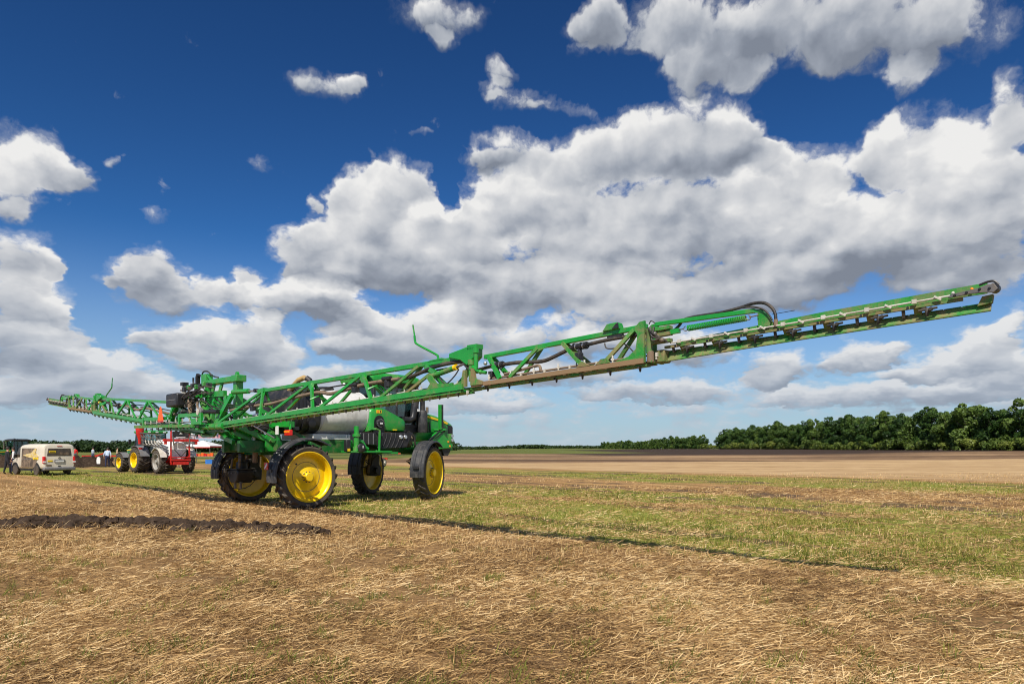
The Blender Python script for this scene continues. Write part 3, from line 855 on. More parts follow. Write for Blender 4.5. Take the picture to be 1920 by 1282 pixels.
# sunlit bushes at the foot of the near windbreak
BUSH = []
for s in range(3):
    rg = np.random.default_rng(40 + s)
    cs = [np.array([rg.normal(0, 1.1), rg.normal(0, .7), .5 + rg.random() * 1.1]) for _ in range(8)]
    me = leaf_mesh('bush', cs, [.55 + .5 * rg.random() for _ in range(8)], 900, .20, 60 + s)
    me.materials.append(LEAF_L); BUSH.append(me)
y = 188.0
while y < 500:
    x = 148 + (y - 180) * .035 - rnd.uniform(3.4, 5.0)
    o = bpy.data.objects.new('bush', BUSH[rnd.randrange(3)]); COL.objects.link(o)
    o.location = (x, y, float(ground_z(x, y)) - .1); o.rotation_euler = (0, 0, rnd.uniform(0, 6)); k = rnd.uniform(1.0, 2.3); o.scale = (k, k, k * rnd.uniform(.8, 1.1))
    tag(o, 'light green bush at the foot of the near windbreak', 'bush', 'bushes under the near windbreak')
    y += rnd.uniform(3, 9)
o = bpy.data.objects.new('bush', BUSH[1]); COL.objects.link(o)
o.location = (165.0, 565.0, float(ground_z(165, 565))); o.scale = (4.0, 2.4, 2.0)
tag(o, 'low yellowish bush standing alone in the gap between the two windbreaks', 'bush')


# distant woods that read as one mass
def wood(name, label, x0, y0, x1, y1, h, depth, n, size, seed):
    rg = np.random.default_rng(seed)
    NL = 900
    t = rg.random(NL); L = math.hypot(x1 - x0, y1 - y0)
    cx = x0 + (x1 - x0) * t + rg.normal(0, depth * .3, NL); cy = y0 + (y1 - y0) * t + rg.random(NL) * depth
    r = h * (.26 + .18 * rg.random(NL))
    gz = ground_z(cx, cy)
    cs = np.stack([cx, cy, gz + np.clip(h * (.2 + .62 * rg.random(NL)), 0, h) ], -1)
    me = leaf_mesh(name, cs, r * np.where(rg.random(NL) > .5, 1.5, 1.0), n, size, seed)
    me.materials.append(LEAF_F)
    o = bpy.data.objects.new(name, me); COL.objects.link(o)
    o['kind'] = 'stuff'; o['label'] = label; o['category'] = 'woodland'


wood('woods', 'long dark wood on the horizon behind the van and the people', -620, 600, -200, 760, 10.5, 60, 60000, 1.2, 71)
wood('woods', 'far low wood on the horizon behind the parked machines', -230, 740, -95, 800, 11.0, 60, 26000, 1.3, 72)
wood('woods', 'small clump of far trees on the horizon to the right of the sprayer', 24, 1900, 90, 1930, 9, 30, 5000, 3.0, 73)
wood('woods', 'thin blue line of very distant forest on the horizon', -420, 4600, 700, 4900, 15, 100, 12000, 8.0, 74)

# ------------------------------------------------------------------ the self-propelled sprayer (x right, y forward, z up)
SPR = thing('field_sprayer', 'big green self-propelled sprayer with yellow wheels and a wide raised boom', 'sprayer', (-7.18, 20.28, 0), -HEAD)


def wheel_proto(r=.925, w=.40, rim_r=.70, lugs=22, paint=None):
    paint = paint or YELLOW
    rim = MB()
    a = w / 2
    rim.lathe([(a - .005, rim_r + .014), (a + .014, rim_r + .014), (a + .016, rim_r - .010), (a - .02, rim_r - .022), (a - .045, rim_r - .05), (.05, rim_r - .062), (-.01, rim_r - .075), (-.02, rim_r - .10),
               (-.005, rim_r * .80), (.015, rim_r * .60), (.012, rim_r * .56), (.045, rim_r * .40), (.085, rim_r * .30), (.085, rim_r * .20), (-.03, rim_r * .20), (-.03, rim_r * .55), (-.05, rim_r - .10), (-.06, rim_r - .065), (-a + .05, rim_r - .045), (-a - .014, rim_r - .012), (-a - .014, rim_r + .014), (-a + .005, rim_r + .014)],
              (0, 0, 0), 'x', 48, closed=True)
    tyre = MB()
    tyre.lathe([(a * .95, rim_r - .01), (a * 1.08, rim_r + .06), (a * 1.13, rim_r + (r - rim_r) * .5), (a * 1.0, r - .085), (a * .8, r - .058), (0, r - .05), (-a * .8, r - .058), (-a * 1.0, r - .085),
                (-a * 1.13, rim_r + (r - rim_r) * .5), (-a * 1.08, rim_r + .06), (-a * .95, rim_r - .01)], (0, 0, 0), 'x', 56, closed=True)
    for s in (-1, 1):
        for k in range(lugs):
            th0 = 2 * math.pi * (k + (.5 if s > 0 else 0)) / lugs
            rings = []
            for x, dth, rt, hw in ((-.012, 0, r, .026), (a * .5, .085, r - .002, .026), (a * .95, .175, r - .012, .030), (a * 1.10, .20, r - .075, .028)):
                th = th0 + dth
                ring = []
                for dd, rr in ((-hw * 1.15, rt - .08), (-hw * .8, rt), (hw * .8, rt), (hw * 1.15, rt - .08)):
                    t2 = th + dd / r
                    ring.append((s * x, rr * math.cos(t2), rr * math.sin(t2)))
                rings.append(ring)
            tyre.loft(rings)
    hub = MB(); nuts = MB()
    hub.lathe([(-.10, .17), (.10, .17), (.105, .165), (.108, .13), (.20, .125), (.215, .11), (.218, .0)], (0, 0, 0), 'x', 28)
    for k in range(10):
        an = 2 * math.pi * k / 10
        nuts.lathe([(.08, .020), (.125, .020), (.14, .009), (.14, 0)], (0, .150 * math.cos(an), .150 * math.sin(an)), 'x', 6)
    wob = rim.build('wheel', paint, None, 30)
    tob = tyre.build('tyre', RUBBER, wob, 40)
    hob = hub.build('hub', paint, wob, 30)
    nuts.build('wheel_nuts', GREYST, wob)
    MB().lathe([(-.004, rim_r * .605), (.0185, rim_r * .605), (.0185, rim_r * .585), (-.004, rim_r * .585)], (0, 0, 0), 'x', 44, closed=True).build('groove_ring', HOSE, wob)  # dark brown ring coloured in as the shade line of a groove
    # valve hole in the disc
    MB().lathe([(.0, .026), (.022, .026), (.024, .0)], (.004, -.30, .36), 'x', 10).build('valve_hole', LABELK, wob)
    return wob


def fender(U, V, zc, r, w, a0, a1, name='fender', parent=SPR, rot=0.0, ext=0.0):
    b = MB(); n = 22; rings = []
    xs = [-.5, -.46, -.30, -.27, -.16, -.13, -.02, .02, .13, .16, .27, .30, .46, .5]
    zr = [-.035, .0, .0, .016, .016, .0, .0, .0, .0, .016, .016, .0, .0, -.035]
    for i in range(n + 1):
        an = R(a0 + (a1 - a0) * i / n); ring = []
        d = Vector((0, math.cos(an), math.sin(an)))
        for x, q in zip(xs, zr): ring.append(Vector((x * w, 0, 0)) + d * (r + q))
        for x, q in reversed(list(zip(xs, zr))): ring.append(Vector((x * w, 0, 0)) + d * (r + q - .012))
        rings.append(ring)
    if ext:
        an = R(a1); tdir = Vector((0, math.sin(an), -math.cos(an))) * (1 if a1 < a0 else -1)
        rings.append([p + tdir * ext for p in rings[-1]])
    b.loft(rings)
    o = b.build(name, FENDER, parent, 30)
    o.location = (U, V, zc); o.rotation_euler = (0, 0, rot)
    return o


WP = wheel_proto()
STEER = R(27)
spots = [(1.68, .2, 0), (-1.88, .2, math.pi), (1.60, 4.75, STEER), (-1.88, 4.75, math.pi + STEER)]
for i, (u, v, a) in enumerate(spots):
    o = WP if i == 0 else dup(WP)
    o.parent = SPR; o.location = (u, v, .905); o.rotation_euler = (0, 0, a)
    o['label'] = ['rear wheel with the tall yellow rim seen full on', 'rear wheel with its inner side showing behind the black drop leg', 'front wheel turned away in a steer', 'front wheel shaded under the chassis'][i]

for u, v, a in ((1.70, .2, 0), (-1.90, .2, 0), (1.62, 4.75, STEER), (-1.90, 4.75, STEER)):
    s = 1 if u > 0 else -1
    f = fender(u, v, .92, 1.07 if v < 1 else 1.03, .50, 188, 66 if v < 1 else 58, rot=a, ext=.25 if v < 1 else .1)
    # stay and reflector box on the back of each fender
    MB().tube([(-s * .1, -1.0, .15), (-s * .34, -.85, .12), (-s * .34, -.3, .3)], .014, 6).build('fender_stay', BLACK, f)
    MB().box((0, -1.082, .18), (.20, .03, .08)).build('bracket', BLACK, f)
    if v < 1 and s > 0:
        MB().box((-.17, -1.10, .30), (.20, .02, .20)).build('reflector_plate', REDLENS, f)
        MB().box((-.17, -1.112, .30), (.05, .01, .19), Matrix.Rotation(R(45), 3, 'Y')).build('reflector_stripe', LABELW, f)
        MB().box((0, -1.05, -.03), (.34, .02, .17)).build('mud_flap', GREYP, f)
    # drop leg, steering knuckle, shock and motor
    x = u - s * .36
    lg = MB().prism([(v - .22, .72), (v + .24, .72), (v + .26, 1.02), (v + .17, 1.15), (v + .16, 1.72), (v - .14, 1.72), (v - .15, 1.15), (v - .24, 1.0)], 'x', x - .12, x + .12).build('drop_leg', BLACK, SPR, bevel=.02)
    MB().lathe([(-.18, .20), (.14, .20), (.16, .12), (.30, .10)], (x, v, .90), 'x', 20).build('wheel_motor', BLACK, lg)
    MB().tube([(x - s * .05, v - .26, .80), (x - s * .12, v - .20, 1.62)], .055, 10).build('shock_absorber', HOSE, lg)
    MB().tube([(x - s * .02, v + .22, .80), (x - s * .1, v + .20, 1.45)], .035, 8).build('steering_rod', CHROME, lg)
    h = MB()
    for q in range(4):
        h.tube([(x, v - .1 - q * .05, 1.0 + q * .05), (x - s * .22, v - .32 - .06 * q, 1.15 + .04 * q), (x - s * .36, v - .16, 1.40), (x - s * .5, v, 1.62)], .014, 6)
    h.build('hydraulic_hose', BLACK_C, lg)
    MB().prism([(v - .3, 1.50), (v + .3, 1.50), (v + .22, 1.80), (v - .22, 1.80)], 'x', min(x, s * .45), max(x, s * .45)).build('axle_beam', DKGREEN, SPR, bevel=.02)

# guard ring beside the far rear wheel
MB().tube([(-1.45, -.25 + .55 * math.cos(t * .314), .95 + .50 * math.sin(t * .314)) for t in range(21)], .012, 5).build('wheel_guard_ring', BLACK, SPR)
hsg = MB().prism([(-1.47, 1.06), (-.83, 1.06), (-.80, .98), (-.86, .78), (-.98, .66), (-1.30, .66), (-1.44, .78), (-1.50, .98)], 'y', -.62, -.10).build('axle_housing', BLACK, SPR, bevel=.03)
MB().box((-1.15, -.36, 1.075), (.72, .60, .03)).build('housing_flange', BLACK, hsg)
MB().lathe([(0, .17), (.20, .16), (.22, .10), (.46, .09)], (-1.15, -.34, 1.08), 'z', 16).build('king_pin', BLACK, hsg)
for q in (-.27, .27): MB().tube([(-1.15 + q, -.55, 1.06), (-1.15 + q * .9, -.50, 1.40)], .035, 8).build('tie_bolt', HOSE, hsg)
for q in (-1.38, -1.15, -.92): MB().lathe([(-.02, .022), (0, .022), (.002, 0)], (q, -.622, .96), 'y', 6).build('flange_bolt', GREYST, hsg)
for q in (-.18, .18): MB().lathe([(-.12, .035), (.05, .035), (.06, .06), (.10, .05)], (-1.15 + q, -.45, .60), 'z', 10).build('grease_cup', GREYST, SPR)

# chassis
ch = MB()
for s in (-1, 1): ch.box((s * .50, 2.6, 1.76), (.16, 7.6, .34))
for v in (-.9, .2, 1.6, 3.2, 4.75, 6.2): ch.box((0, v, 1.76), (.9, .16, .26))
ch.build('chassis', DKGREEN, SPR, bevel=.015)
MB().prism([(.75, 1.57), (5.0, 1.55), (5.0, 1.92), (.75, 1.96)], 'x', .72, .98).build('side_rail', DKGREEN, SPR, bevel=.02)
MB().prism([(.75, 1.57), (5.0, 1.55), (5.0, 1.92), (.75, 1.96)], 'x', -.98, -.72).build('side_rail', DKGREEN, SPR, bevel=.02)
MB().prism([(.85, 1.965), (2.7, 1.965), (2.7, 2.14), (.85, 2.14)], 'x', -.95, .95).build('tank_cradle', STEEL, SPR, bevel=.02)
MB().box((.984, 1.95, 1.78), (.006, .09, .09)).build('warning_decal', LABELY, SPR)


def sring(v, hw, z0, z1, e=3.2, n=40, du=0.0):
    zc, hz = (z0 + z1) / 2, (z1 - z0) / 2; out = []
    for k in range(n):
        t = 2 * math.pi * k / n; c, s = math.cos(t), math.sin(t)
        out.append((du + hw * math.copysign(abs(c) ** (2 / e), c), v, zc + hz * math.copysign(abs(s) ** (2 / e), s)))
    return out


# solution tank
tk = MB()
tk.loft([sring(v, w, a, b, 2.7) for v, w, a, b in ((.98, 1.10, 2.20, 3.42), (1.03, 1.18, 2.13, 3.50), (1.10, 1.22, 2.10, 3.54), (2.62, 1.22, 2.10, 3.54), (2.70, 1.19, 2.13, 3.50), (2.76, 1.10, 2.22, 3.42), (2.79, .8, 2.4, 3.2))])
tank = tk.build('solution_tank', STEEL, SPR, 30)
for v in (1.10, 2.62):
    MB().loft([sring(q, 1.225, 2.096, 3.544, 2.7) for q in (v - .012, v + .012)]).build('weld_band', STEEL, tank, 30)
MB().lathe([(0, .26), (.10, .26), (.12, .20), (.13, 0)], (-.1, 1.9, 3.53), 'z', 24).build('tank_lid', BLACK, tank)
# black rear tank shell
rt = MB()
rt.loft([sring(v, w, a, b, 4.0) for v, w, a, b in ((-.02, .90, 2.36, 3.20), (.04, 1.02, 2.26, 3.36), (.12, 1.08, 2.20, 3.46), (.80, 1.14, 2.14, 3.52), (.99, 1.16, 2.12, 3.53))])
rear_tank = rt.build('rinse_tank', BLACK, SPR, 30)
for v in (.25, .48, .72):
    MB().loft([sring(q, 1.12 + v * .05, 2.13, 3.535, 4.0) for q in (v - .035, v + .035)]).build('shell_rib', BLACK, rear_tank, 30)
MB().lathe([(0, .12), (.02, .12), (.03, .09), (.03, 0)], (1.13, .72, 2.42), 'x', 20).build('drain_recess', LABELK, rear_tank)
MB().box((1.0, .15, 2.28), (.5, .18, .10)).build('filler_shelf', BLACK, rear_tank)
MB().tube([(.30, .1, 2.95), (.62, .15, 3.22), (.98, .2, 3.50), (1.22, .24, 3.66), (1.45, .28, 3.72), (1.60, .32, 3.66), (1.62, .36, 3.5)], .075, 12).build('filling_hose', TANHOSE, SPR, 40)
MB().tube([(1.55, .30, 3.70), (1.64, .34, 3.64), (1.66, .37, 3.50)], .082, 12).build('hose_coupling', BLACK, SPR, 40)

# cab
cab = MB()
def cring(z, u, v0, v1, rr=.16, n=6):
    out = []
    for cx, cy, s0 in ((u - rr, v1 - rr, 0), (-u + rr, v1 - rr, 90), (-u + rr, v0 + rr, 180), (u - rr, v0 + rr, 270)):
        for k in range(n):
            a = R(s0 + 90 * k / (n - 1)); out.append((cx + rr * math.cos(a), cy + rr * math.sin(a), z))
    return out
roof = MB().loft([cring(z, u, v0, v1, .22) for z, u, v0, v1 in ((3.84, .80, 3.02, 4.98), (3.88, .92, 2.90, 5.08), (3.98, .94, 2.88, 5.10), (4.08, .90, 2.94, 4.98), (4.16, .75, 3.1, 4.75), (4.19, .4, 3.4, 4.4))])
roof = roof.build('cab_roof', GREEN, SPR, 40)
MB().loft([cring(z, u, v0, v1, .2) for z, u, v0, v1 in ((3.72, .84, 2.98, 4.98), (3.88, .90, 2.92, 5.04))]).build('roof_underside', BLACK, roof, 40)
for u in (-.55, .55):
    MB().lathe([(0, .07), (.03, .075), (.05, .05), (.05, 0)], (u, 2.90, 3.81), 'y', 14, rot=Matrix.Rotation(math.pi, 3, 'Z')).build('work_light', LABELW, roof)
cabf = MB()
for u in (-.84, .84):
    for v in (3.06, 4.84): cabf.bar((u, v, 2.42), (u * .99, v + (.04 if v < 4 else .02), 3.74), .10, .10)
    cabf.bar((u, 4.0, 2.42), (u * .99, 4.0, 3.74), .05, .07)
    cabf.bar((u, 3.06, 2.45), (u, 4.84, 2.45), .08, .10)
cabf.bar((-.84, 3.06, 2.45), (.84, 3.06, 2.45), .08, .10); cabf.bar((-.84, 4.84, 2.45), (.84, 4.84, 2.45), .08, .10)
cab = cabf.build('cab_frame', BLACK, SPR, bevel=.012)
for u in (-.845, .845):
    MB().prism([(3.12, 2.50), (3.97, 2.50), (3.97, 3.70), (3.14, 3.70)], 'x', u - .006, u + .006).build('side_pane', GLASS, cab)
    MB().prism([(4.03, 2.50), (4.79, 2.50), (4.80, 3.70), (4.03, 3.70)], 'x', u - .006, u + .006).build('side_pane', GLASS, cab)
MB().prism([(-.79, 2.50), (.79, 2.50), (.79, 3.70), (-.79, 3.70)], 'y', 3.05, 3.062).build('rear_pane', GLASS, cab)
MB().prism([(-.79, 2.50), (.79, 2.50), (.79, 3.70), (-.79, 3.70)], 'y', 4.848, 4.86).build('windscreen', GLASS, cab)
MB().box((0, 3.95, 2.33), (1.72, 1.9, .18)).build('cab_floor', BLACK, cab)
st = MB(); st.box((-.05, 3.75, 2.72), (.52, .5, .16)); st.box((-.05, 3.50, 3.10), (.50, .14, .70)); st.box((-.05, 3.48, 3.50), (.28, .10, .16)); st.box((.30, 3.85, 2.88), (.10, .42, .08))
st.build('operator_seat', BLACK, cab, bevel=.04)
cn = MB(); cn.box((.05, 4.55, 2.75), (.25, .25, .6)); cn.tube([(.05, 4.45, 3.0), (.05, 4.32, 3.12)], .03, 8); cn.box((.48, 4.1, 2.85), (.16, .7, .12))
cn.build('control_console', GREYP, cab, bevel=.02)
MB().tube([(.05 + .19 * math.cos(t * .524), 4.30 + .08 * math.sin(t * .524), 3.14 + .17 * math.sin(t * .524)) for t in range(13)], .016, 6).build('steering_wheel', BLACK, cab)
MB().box((0, 3.0, 3.0), (1.4, .05, .35)).build('rear_console', BLACK, cab, bevel=.02)

# green side cowl with the round filter housing
cow = MB()
def cowl_ring(u, off):
    pts = [(2.62, 2.24), (2.62, 2.86), (2.72, 2.98), (2.95, 3.02), (3.18, 2.99), (3.58, 2.84), (4.0, 2.66), (4.10, 2.56), (4.10, 2.34), (4.02, 2.24)]
    c = Vector((3.3, 2.6)); out = []
    for p in pts:
        q = c + (Vector(p) - c) * (1 - off); out.append((u, q.x, q.y))
    return out
cow.loft([cowl_ring(.60, 0.0), cowl_ring(1.12, 0.0), cowl_ring(1.20, .03), cowl_ring(1.26, .14), cowl_ring(1.275, .45)])
cowl = cow.build('side_cowl', GREEN, SPR, 40)
ar = [(2.80, 2.20)]
for k in range(13): ar.append((2.99 - .19 * math.cos(math.pi * k / 12), 2.53 + .22 * math.sin(math.pi * k / 12)))
ar.append((3.18, 2.20))
MB().prism(ar, 'x', 1.20, 1.295).build('cowl_opening', LABELK, cowl)
fl = MB().lathe([(0, .145), (.05, .15), (.07, .14), (.075, .10), (.10, .095), (.11, .06), (.112, 0)], (1.30, 2.98, 2.50), 'x', 28).build('filter_housing', BLACK, cowl)
for k in range(14):
    an = 2 * math.pi * k / 14
    MB().box((1.375, 2.98 + .12 * math.cos(an), 2.50 + .12 * math.sin(an)), (.03, .02, .03)).build('housing_clip', GREYP, fl)
MB().box((1.414, 2.98, 2.49), (.006, .10, .05)).build('white_label', LABELW, fl)
MB().box((1.282, 2.98, 2.865), (.01, .19, .10)).build('warning_decal', LABELY, cowl)
MB().box((1.289, 3.03, 2.865), (.004, .03, .07)).build('decal_mark', LABELK, cowl)
MB().box((1.289, 2.94, 2.865), (.004, .07, .07)).build('decal_mark', AMBER, cowl)
MB().box((1.28, 3.6, 2.30), (.02, .16, .035)).build('cowl_badge', LABELY, cowl)

# mirror of the cowl on the far side
MB().loft([[(-p[0], p[1], p[2]) for p in r] for r in (cowl_ring(.60, 0.0), cowl_ring(1.12, 0), cowl_ring(1.2, .03), cowl_ring(1.26, .14))]).build('side_cowl', GREEN, SPR, 40)

# ribbed black tool box
tb = MB(); tb.prism([(2.05, 1.84), (2.15, 2.19), (4.18, 2.22), (4.0, 1.90), (3.92, 1.73), (2.85, 1.68), (2.72, 1.80)], 'x', 1.00, 1.50)
tbox = tb.build('tool_box', BLACK, SPR, bevel=.02)
for k in range(6):
    v = 2.86 + k * .17
    MB().tube([(1.51, v - .10, 1.72), (1.515, v - .02, 1.84), (1.515, v + .07, 2.05), (1.50, v + .10, 2.20)], .012, 6).build('box_rib', FENDER, tbox)
for k in range(3):
    MB().box((1.508, 2.25 + k * .18, 2.0), (.012, .03, .33)).build('box_seam', GREYP, tbox)
for v in (3.66, 3.84):
    MB().lathe([(0, .07), (.03, .07), (.045, .055), (.045, 0)], (1.50, v, 2.07), 'x', 16).build('lamp_lens', CHROME, tbox)

# filling station
fs = MB(); fs.box((1.45, 2.42, 1.60), (.55, 1.5, .05)); fs.build('station_platform', GREEN, SPR, bevel=.01)
stn = MB(); stn.lathe([(0, .12), (.12, .12), (.13, .085), (.42, .085), (.43, .12), (.50, .12), (.51, .075), (.74, .075), (.75, 0)], (1.62, 1.92, 1.63), 'z', 20)
stn.tube([(1.62, 1.98, 1.95), (1.63, 2.12, 1.90), (1.63, 2.22, 1.74), (1.63, 2.32, 1.68)], .055, 10)
stn.tube([(1.50, 2.72, 1.62), (1.60, 2.76, 1.62), (1.60, 2.78, 2.26), (1.58, 2.66, 2.30), (1.50, 2.64, 2.30)], .035, 8)
stn.box((1.50, 1.80, 1.78), (.05, .08, .34))
station = stn.build('filling_station', GREEN, SPR, 40)
pm = MB().lathe([(-.10, .13), (.05, .14), (.07, .12), (.08, .07), (.085, 0)], (1.70, 2.02, 1.72), 'x', 22).build('filler_pump', BLACK, station)
MB().box((1.79, 2.04, 1.75), (.01, .025, .07)).build('pump_mark', LABELW, pm)
MB().tube([(1.60, 1.98, 1.86), (1.66, 2.04, 1.94), (1.66, 2.14, 1.86), (1.64, 2.16, 1.74)], .022, 6).build('chrome_lever', CHROME, station)
bl = MB().box((1.62, 1.60, 1.78), (.16, .16, .36)).build('black_canister', BLACK, SPR, bevel=.03)
MB().box((1.703, 1.60, 1.66), (.006, .09, .08)).build('yellow_label', LABELY, bl)
MB().tube([(1.62, 1.56, 1.98), (1.62, 1.56, 2.10), (1.62, 1.66, 2.10), (1.62, 1.66, 1.98)], .012, 6).build('wire_handle', CHROME, bl)
MB().bar((1.30, 2.9, 1.55), (1.30, 3.55, 1.55), .10, .06).build('step_tread', GREEN, SPR)
MB().bar((1.55, 2.9, 1.56), (1.55, 3.5, 1.56), .06, .06).build('step_tread', GREEN, SPR)

# exhaust and intake
ex = MB().lathe([(0, .15), (.04, .165), (.70, .165), (.74, .15), (.76, .08)], (1.02, 4.95, 2.24), 'z', 24).build('exhaust_muffler', FENDER, SPR)
MB().tube([(1.02, 4.95, 2.98), (1.02, 4.95, 3.5), (1.02, 4.92, 3.62)], .085, 14).build('exhaust_pipe', BLACK, ex)
MB().tube([(1.14, 5.05, 2.9), (1.14, 5.05, 3.10)], .05, 10).build('exhaust_stub', GREYST, ex)
ik = MB().tube([(.95, 4.20, 2.66), (.98, 4.42, 2.64), (1.0, 4.56, 2.72), (1.0, 4.60, 2.95), (1.02, 4.66, 3.30), (1.02, 4.70, 3.6)], [.11, .11, .115, .12, .12, .11], 14).build('intake_duct', BLACK, SPR, 40)
MB().box((1.14, 4.68, 2.98), (.01, .10, .08)).build('decal', LABELW, ik)
MB().tube([(.9, 4.2, 2.2), (1.2, 4.25, 2.25), (1.25, 4.4, 2.1), (1.2, 4.5, 1.8)], .03, 8).build('coolant_hose', BLACK_C, SPR)
hs = MB()
for k in range(4): hs.tube([(1.15, 4.12 + k * .06, 1.72), (1.28, 4.10 + k * .06, 1.85), (1.30, 4.12 + k * .06, 2.02), (1.16, 4.16 + k * .06, 2.14)], .017, 6)
hs.build('hose_bundle', HOSE, SPR)
MB().bar((1.15, 4.1, 1.70), (1.15, 4.9, 1.72), .12, .05).build('hose_bracket', GREEN, SPR)

# hood
def hring(v, u, z0, z1, e=5):
    return sring(v, u, z0, z1, e, 36)
hood = MB().loft([hring(v, u, z0, z1) for v, u, z0, z1 in ((4.92, .74, 1.86, 3.0), (5.4, .74, 1.86, 2.97), (5.9, .72, 1.88, 2.88), (6.3, .70, 1.92, 2.76), (6.62, .64, 2.0, 2.62), (6.74, .52, 2.1, 2.5))]).build('hood', GREEN, SPR, 45)
for s in (-1, 1):
    st = MB()
    pts = [(4.96, 2.83), (5.4, 2.80), (5.9, 2.70), (6.35, 2.585)]
    for (a, za), (b_, zb) in zip(pts[:-1], pts[1:]):
        ua = .752 if a < 5.8 else .735; ub = .752 if b_ < 5.8 else (.735 if b_ < 6 else .712)
        st.add([(s * ua, a, za - .035), (s * ua, a, za + .045), (s * ub, b_, zb + .04), (s * ub, b_, zb - .03), (s * (ua - .03), a, za - .035), (s * (ua - .03), a, za + .045), (s * (ub - .03), b_, zb + .04), (s * (ub - .03), b_, zb - .03)],
               [(0, 1, 2, 3), (4, 7, 6, 5), (0, 3, 7, 4), (1, 5, 6, 2), (0, 4, 5, 1), (3, 2, 6, 7)])
    st.build('yellow_stripe', YELLOW, hood)
    MB().prism([(6.25, 2.15), (6.6, 2.15), (6.6, 2.50), (6.3, 2.56)], 'x', s * .66 - .02, s * .66 + .025).build('grille', BLACK, hood)
    for k in range(4): MB().bar((s * .75, 5.25 + k * .09, 2.25), (s * .748, 5.20 + k * .09, 2.62), .02, .05).build('hood_louvre', BLACK, hood)
MB().box((.755, 5.02, 2.86), (.006, .14, .10)).build('model_plate', LABELY, hood)
MB().prism([(6.66, 2.08), (6.78, 2.14), (6.78, 2.46), (6.70, 2.56)], 'x', -.5, .5).build('front_grille', BLACK, hood)
# front: post, disc tank, lamp brackets, hitch
MB().bar((1.02, 5.72, 2.36), (1.02, 5.72, 3.22), .10, .07).build('marker_post', GREEN, SPR)
MB().bar((1.06, 5.79, 2.42), (1.06, 5.79, 3.22), .05, .07).build('marker_post_shade', BLACK, SPR)
MB().bar((.70, 5.75, 2.36), (1.05, 6.0, 2.36), .30, .05).build('front_shelf', GREEN, SPR)
MB().tube([(1.0, 5.2, 1.95), (.98, 5.75, 2.30)], .03, 8).build('front_strut', BLACK, SPR)
MB().tube([(1.05, 5.3, 1.95), (1.0, 6.0, 2.34)], .02, 8).build('front_strut', BLACK, SPR)
dq = [(5.35, 1.80)] + [(5.85 + .52 * math.cos(R(150 - k * 14)), 1.82 + .48 * math.sin(R(150 - k * 14))) for k in range(12)] + [(6.3, 1.70), (5.5, 1.66)]
dk = MB().prism(dq, 'x', .72, 1.0).build('front_tank', GREEN, SPR, 40, bevel=.03)
for q in ((6.12, 1.93), (6.2, 1.78)): MB().lathe([(0, .035), (.02, .03), (.02, 0)], (1.002, q[0], q[1]), 'x', 12).build('marker_lamp', AMBER, dk)
fb = MB(); fb.box((.95, 6.25, 2.06), (.16, .14, .30)); fb.box((.95, 6.35, 1.94), (.12, .10, .16)); fb.bar((.7, 6.1, 2.05), (1.0, 6.25, 2.05), .07)
fl_ = fb.build('headlamp_bracket', GREEN_D, SPR, bevel=.02)
for z in (2.14, 2.0): MB().lathe([(0, .06), (.03, .06), (.03, 0)], (1.035, 6.27, z), 'x', 12).build('headlamp', CHROME, fl_)
MB().prism([(5.9, 1.70), (6.3, 1.70), (6.3, 1.62), (6.18, 1.44), (6.02, 1.44), (5.95, 1.55)], 'x', .72, .92).build('tow_hook', BLACK, SPR)
MB().box((0, 6.3, 1.72), (1.7, .35, .22)).build('front_bumper', GREEN, SPR, bevel=.03)

# ------------------------------------------------------------------ boom
VB = -1.62


def zt(s):
    return 3.15 + (s - 2.83) * .0205 if s <= 10.6 else 3.27 + (s - 10.83) * .0414


def zb(s):                                   # upper edge of the bottom rails
    return 2.48 + (s - 3) * .045 if s <= 10.6 else 2.83 + (s - 10.63) * .0325


def strut(sec, p0, p1, w, h, m, name='strut'):
    return MB().bar(p0, p1, w, h, up=(0, 1, 0)).build(name, m, sec)


NOZ = None


def nozzle_mesh():
    b = MB()
    b.lathe([(-.055, .010), (-.035, .016), (-.01, .018), (.02, .022), (.03, .012), (.05, .010), (.05, 0)], (0, 0, 0), 'z', 8)
    b.box((0, -.03, .0), (.03, .05, .03))
    b.lathe([(0, .016), (.03, .016), (.03, 0)], (0, -.055, 0), 'y', 8)
    o = b.build('nozzle', BLACK_C); me = o.data; bpy.data.objects.remove(o)
    c = MB(); c.box((0, 0, .0), (.028, .034, .055)); c.box((0, -.01, -.05), (.018, .02, .03))
    o = c.build('pipe_clip', WHITEP); mc = o.data; bpy.data.objects.remove(o)
    t = MB(); t.box((0, -.02, .012), (.045, .028, .028)); t.box((.0, -.025, .045), (.022, .022, .05)); t.lathe([(-.045, .011), (-.01, .014), (0, .014)], (0, -.02, 0), 'z', 6)
    o = t.build('white_nozzle', WHITEP); mt = o.data; bpy.data.objects.remove(o)
    return me, mc, mt


NOZ, CLIP, WNOZ = nozzle_mesh()


def inst(name, me, parent, loc, rx=0.0, rz=0.0):
    o = bpy.data.objects.new(name, me); COL.objects.link(o); o.parent = parent; o.location = loc; o.rotation_euler = (rx, 0, rz)
    return o


def smooth_path(pts, k=4):
    pts = [Vector(p) for p in pts]; out = []
    for i in range(len(pts) - 1):
        p0 = pts[max(i - 1, 0)]; p1 = pts[i]; p2 = pts[i + 1]; p3 = pts[min(i + 2, len(pts) - 1)]
        for j in range(k):
            t = j / k
            out.append(.5 * ((2 * p1) + (-p0 + p2) * t + (2 * p0 - 5 * p1 + 4 * p2 - p3) * t * t + (-p0 + 3 * p1 - 3 * p2 + p3) * t ** 3))
    out.append(pts[-1])
    return out


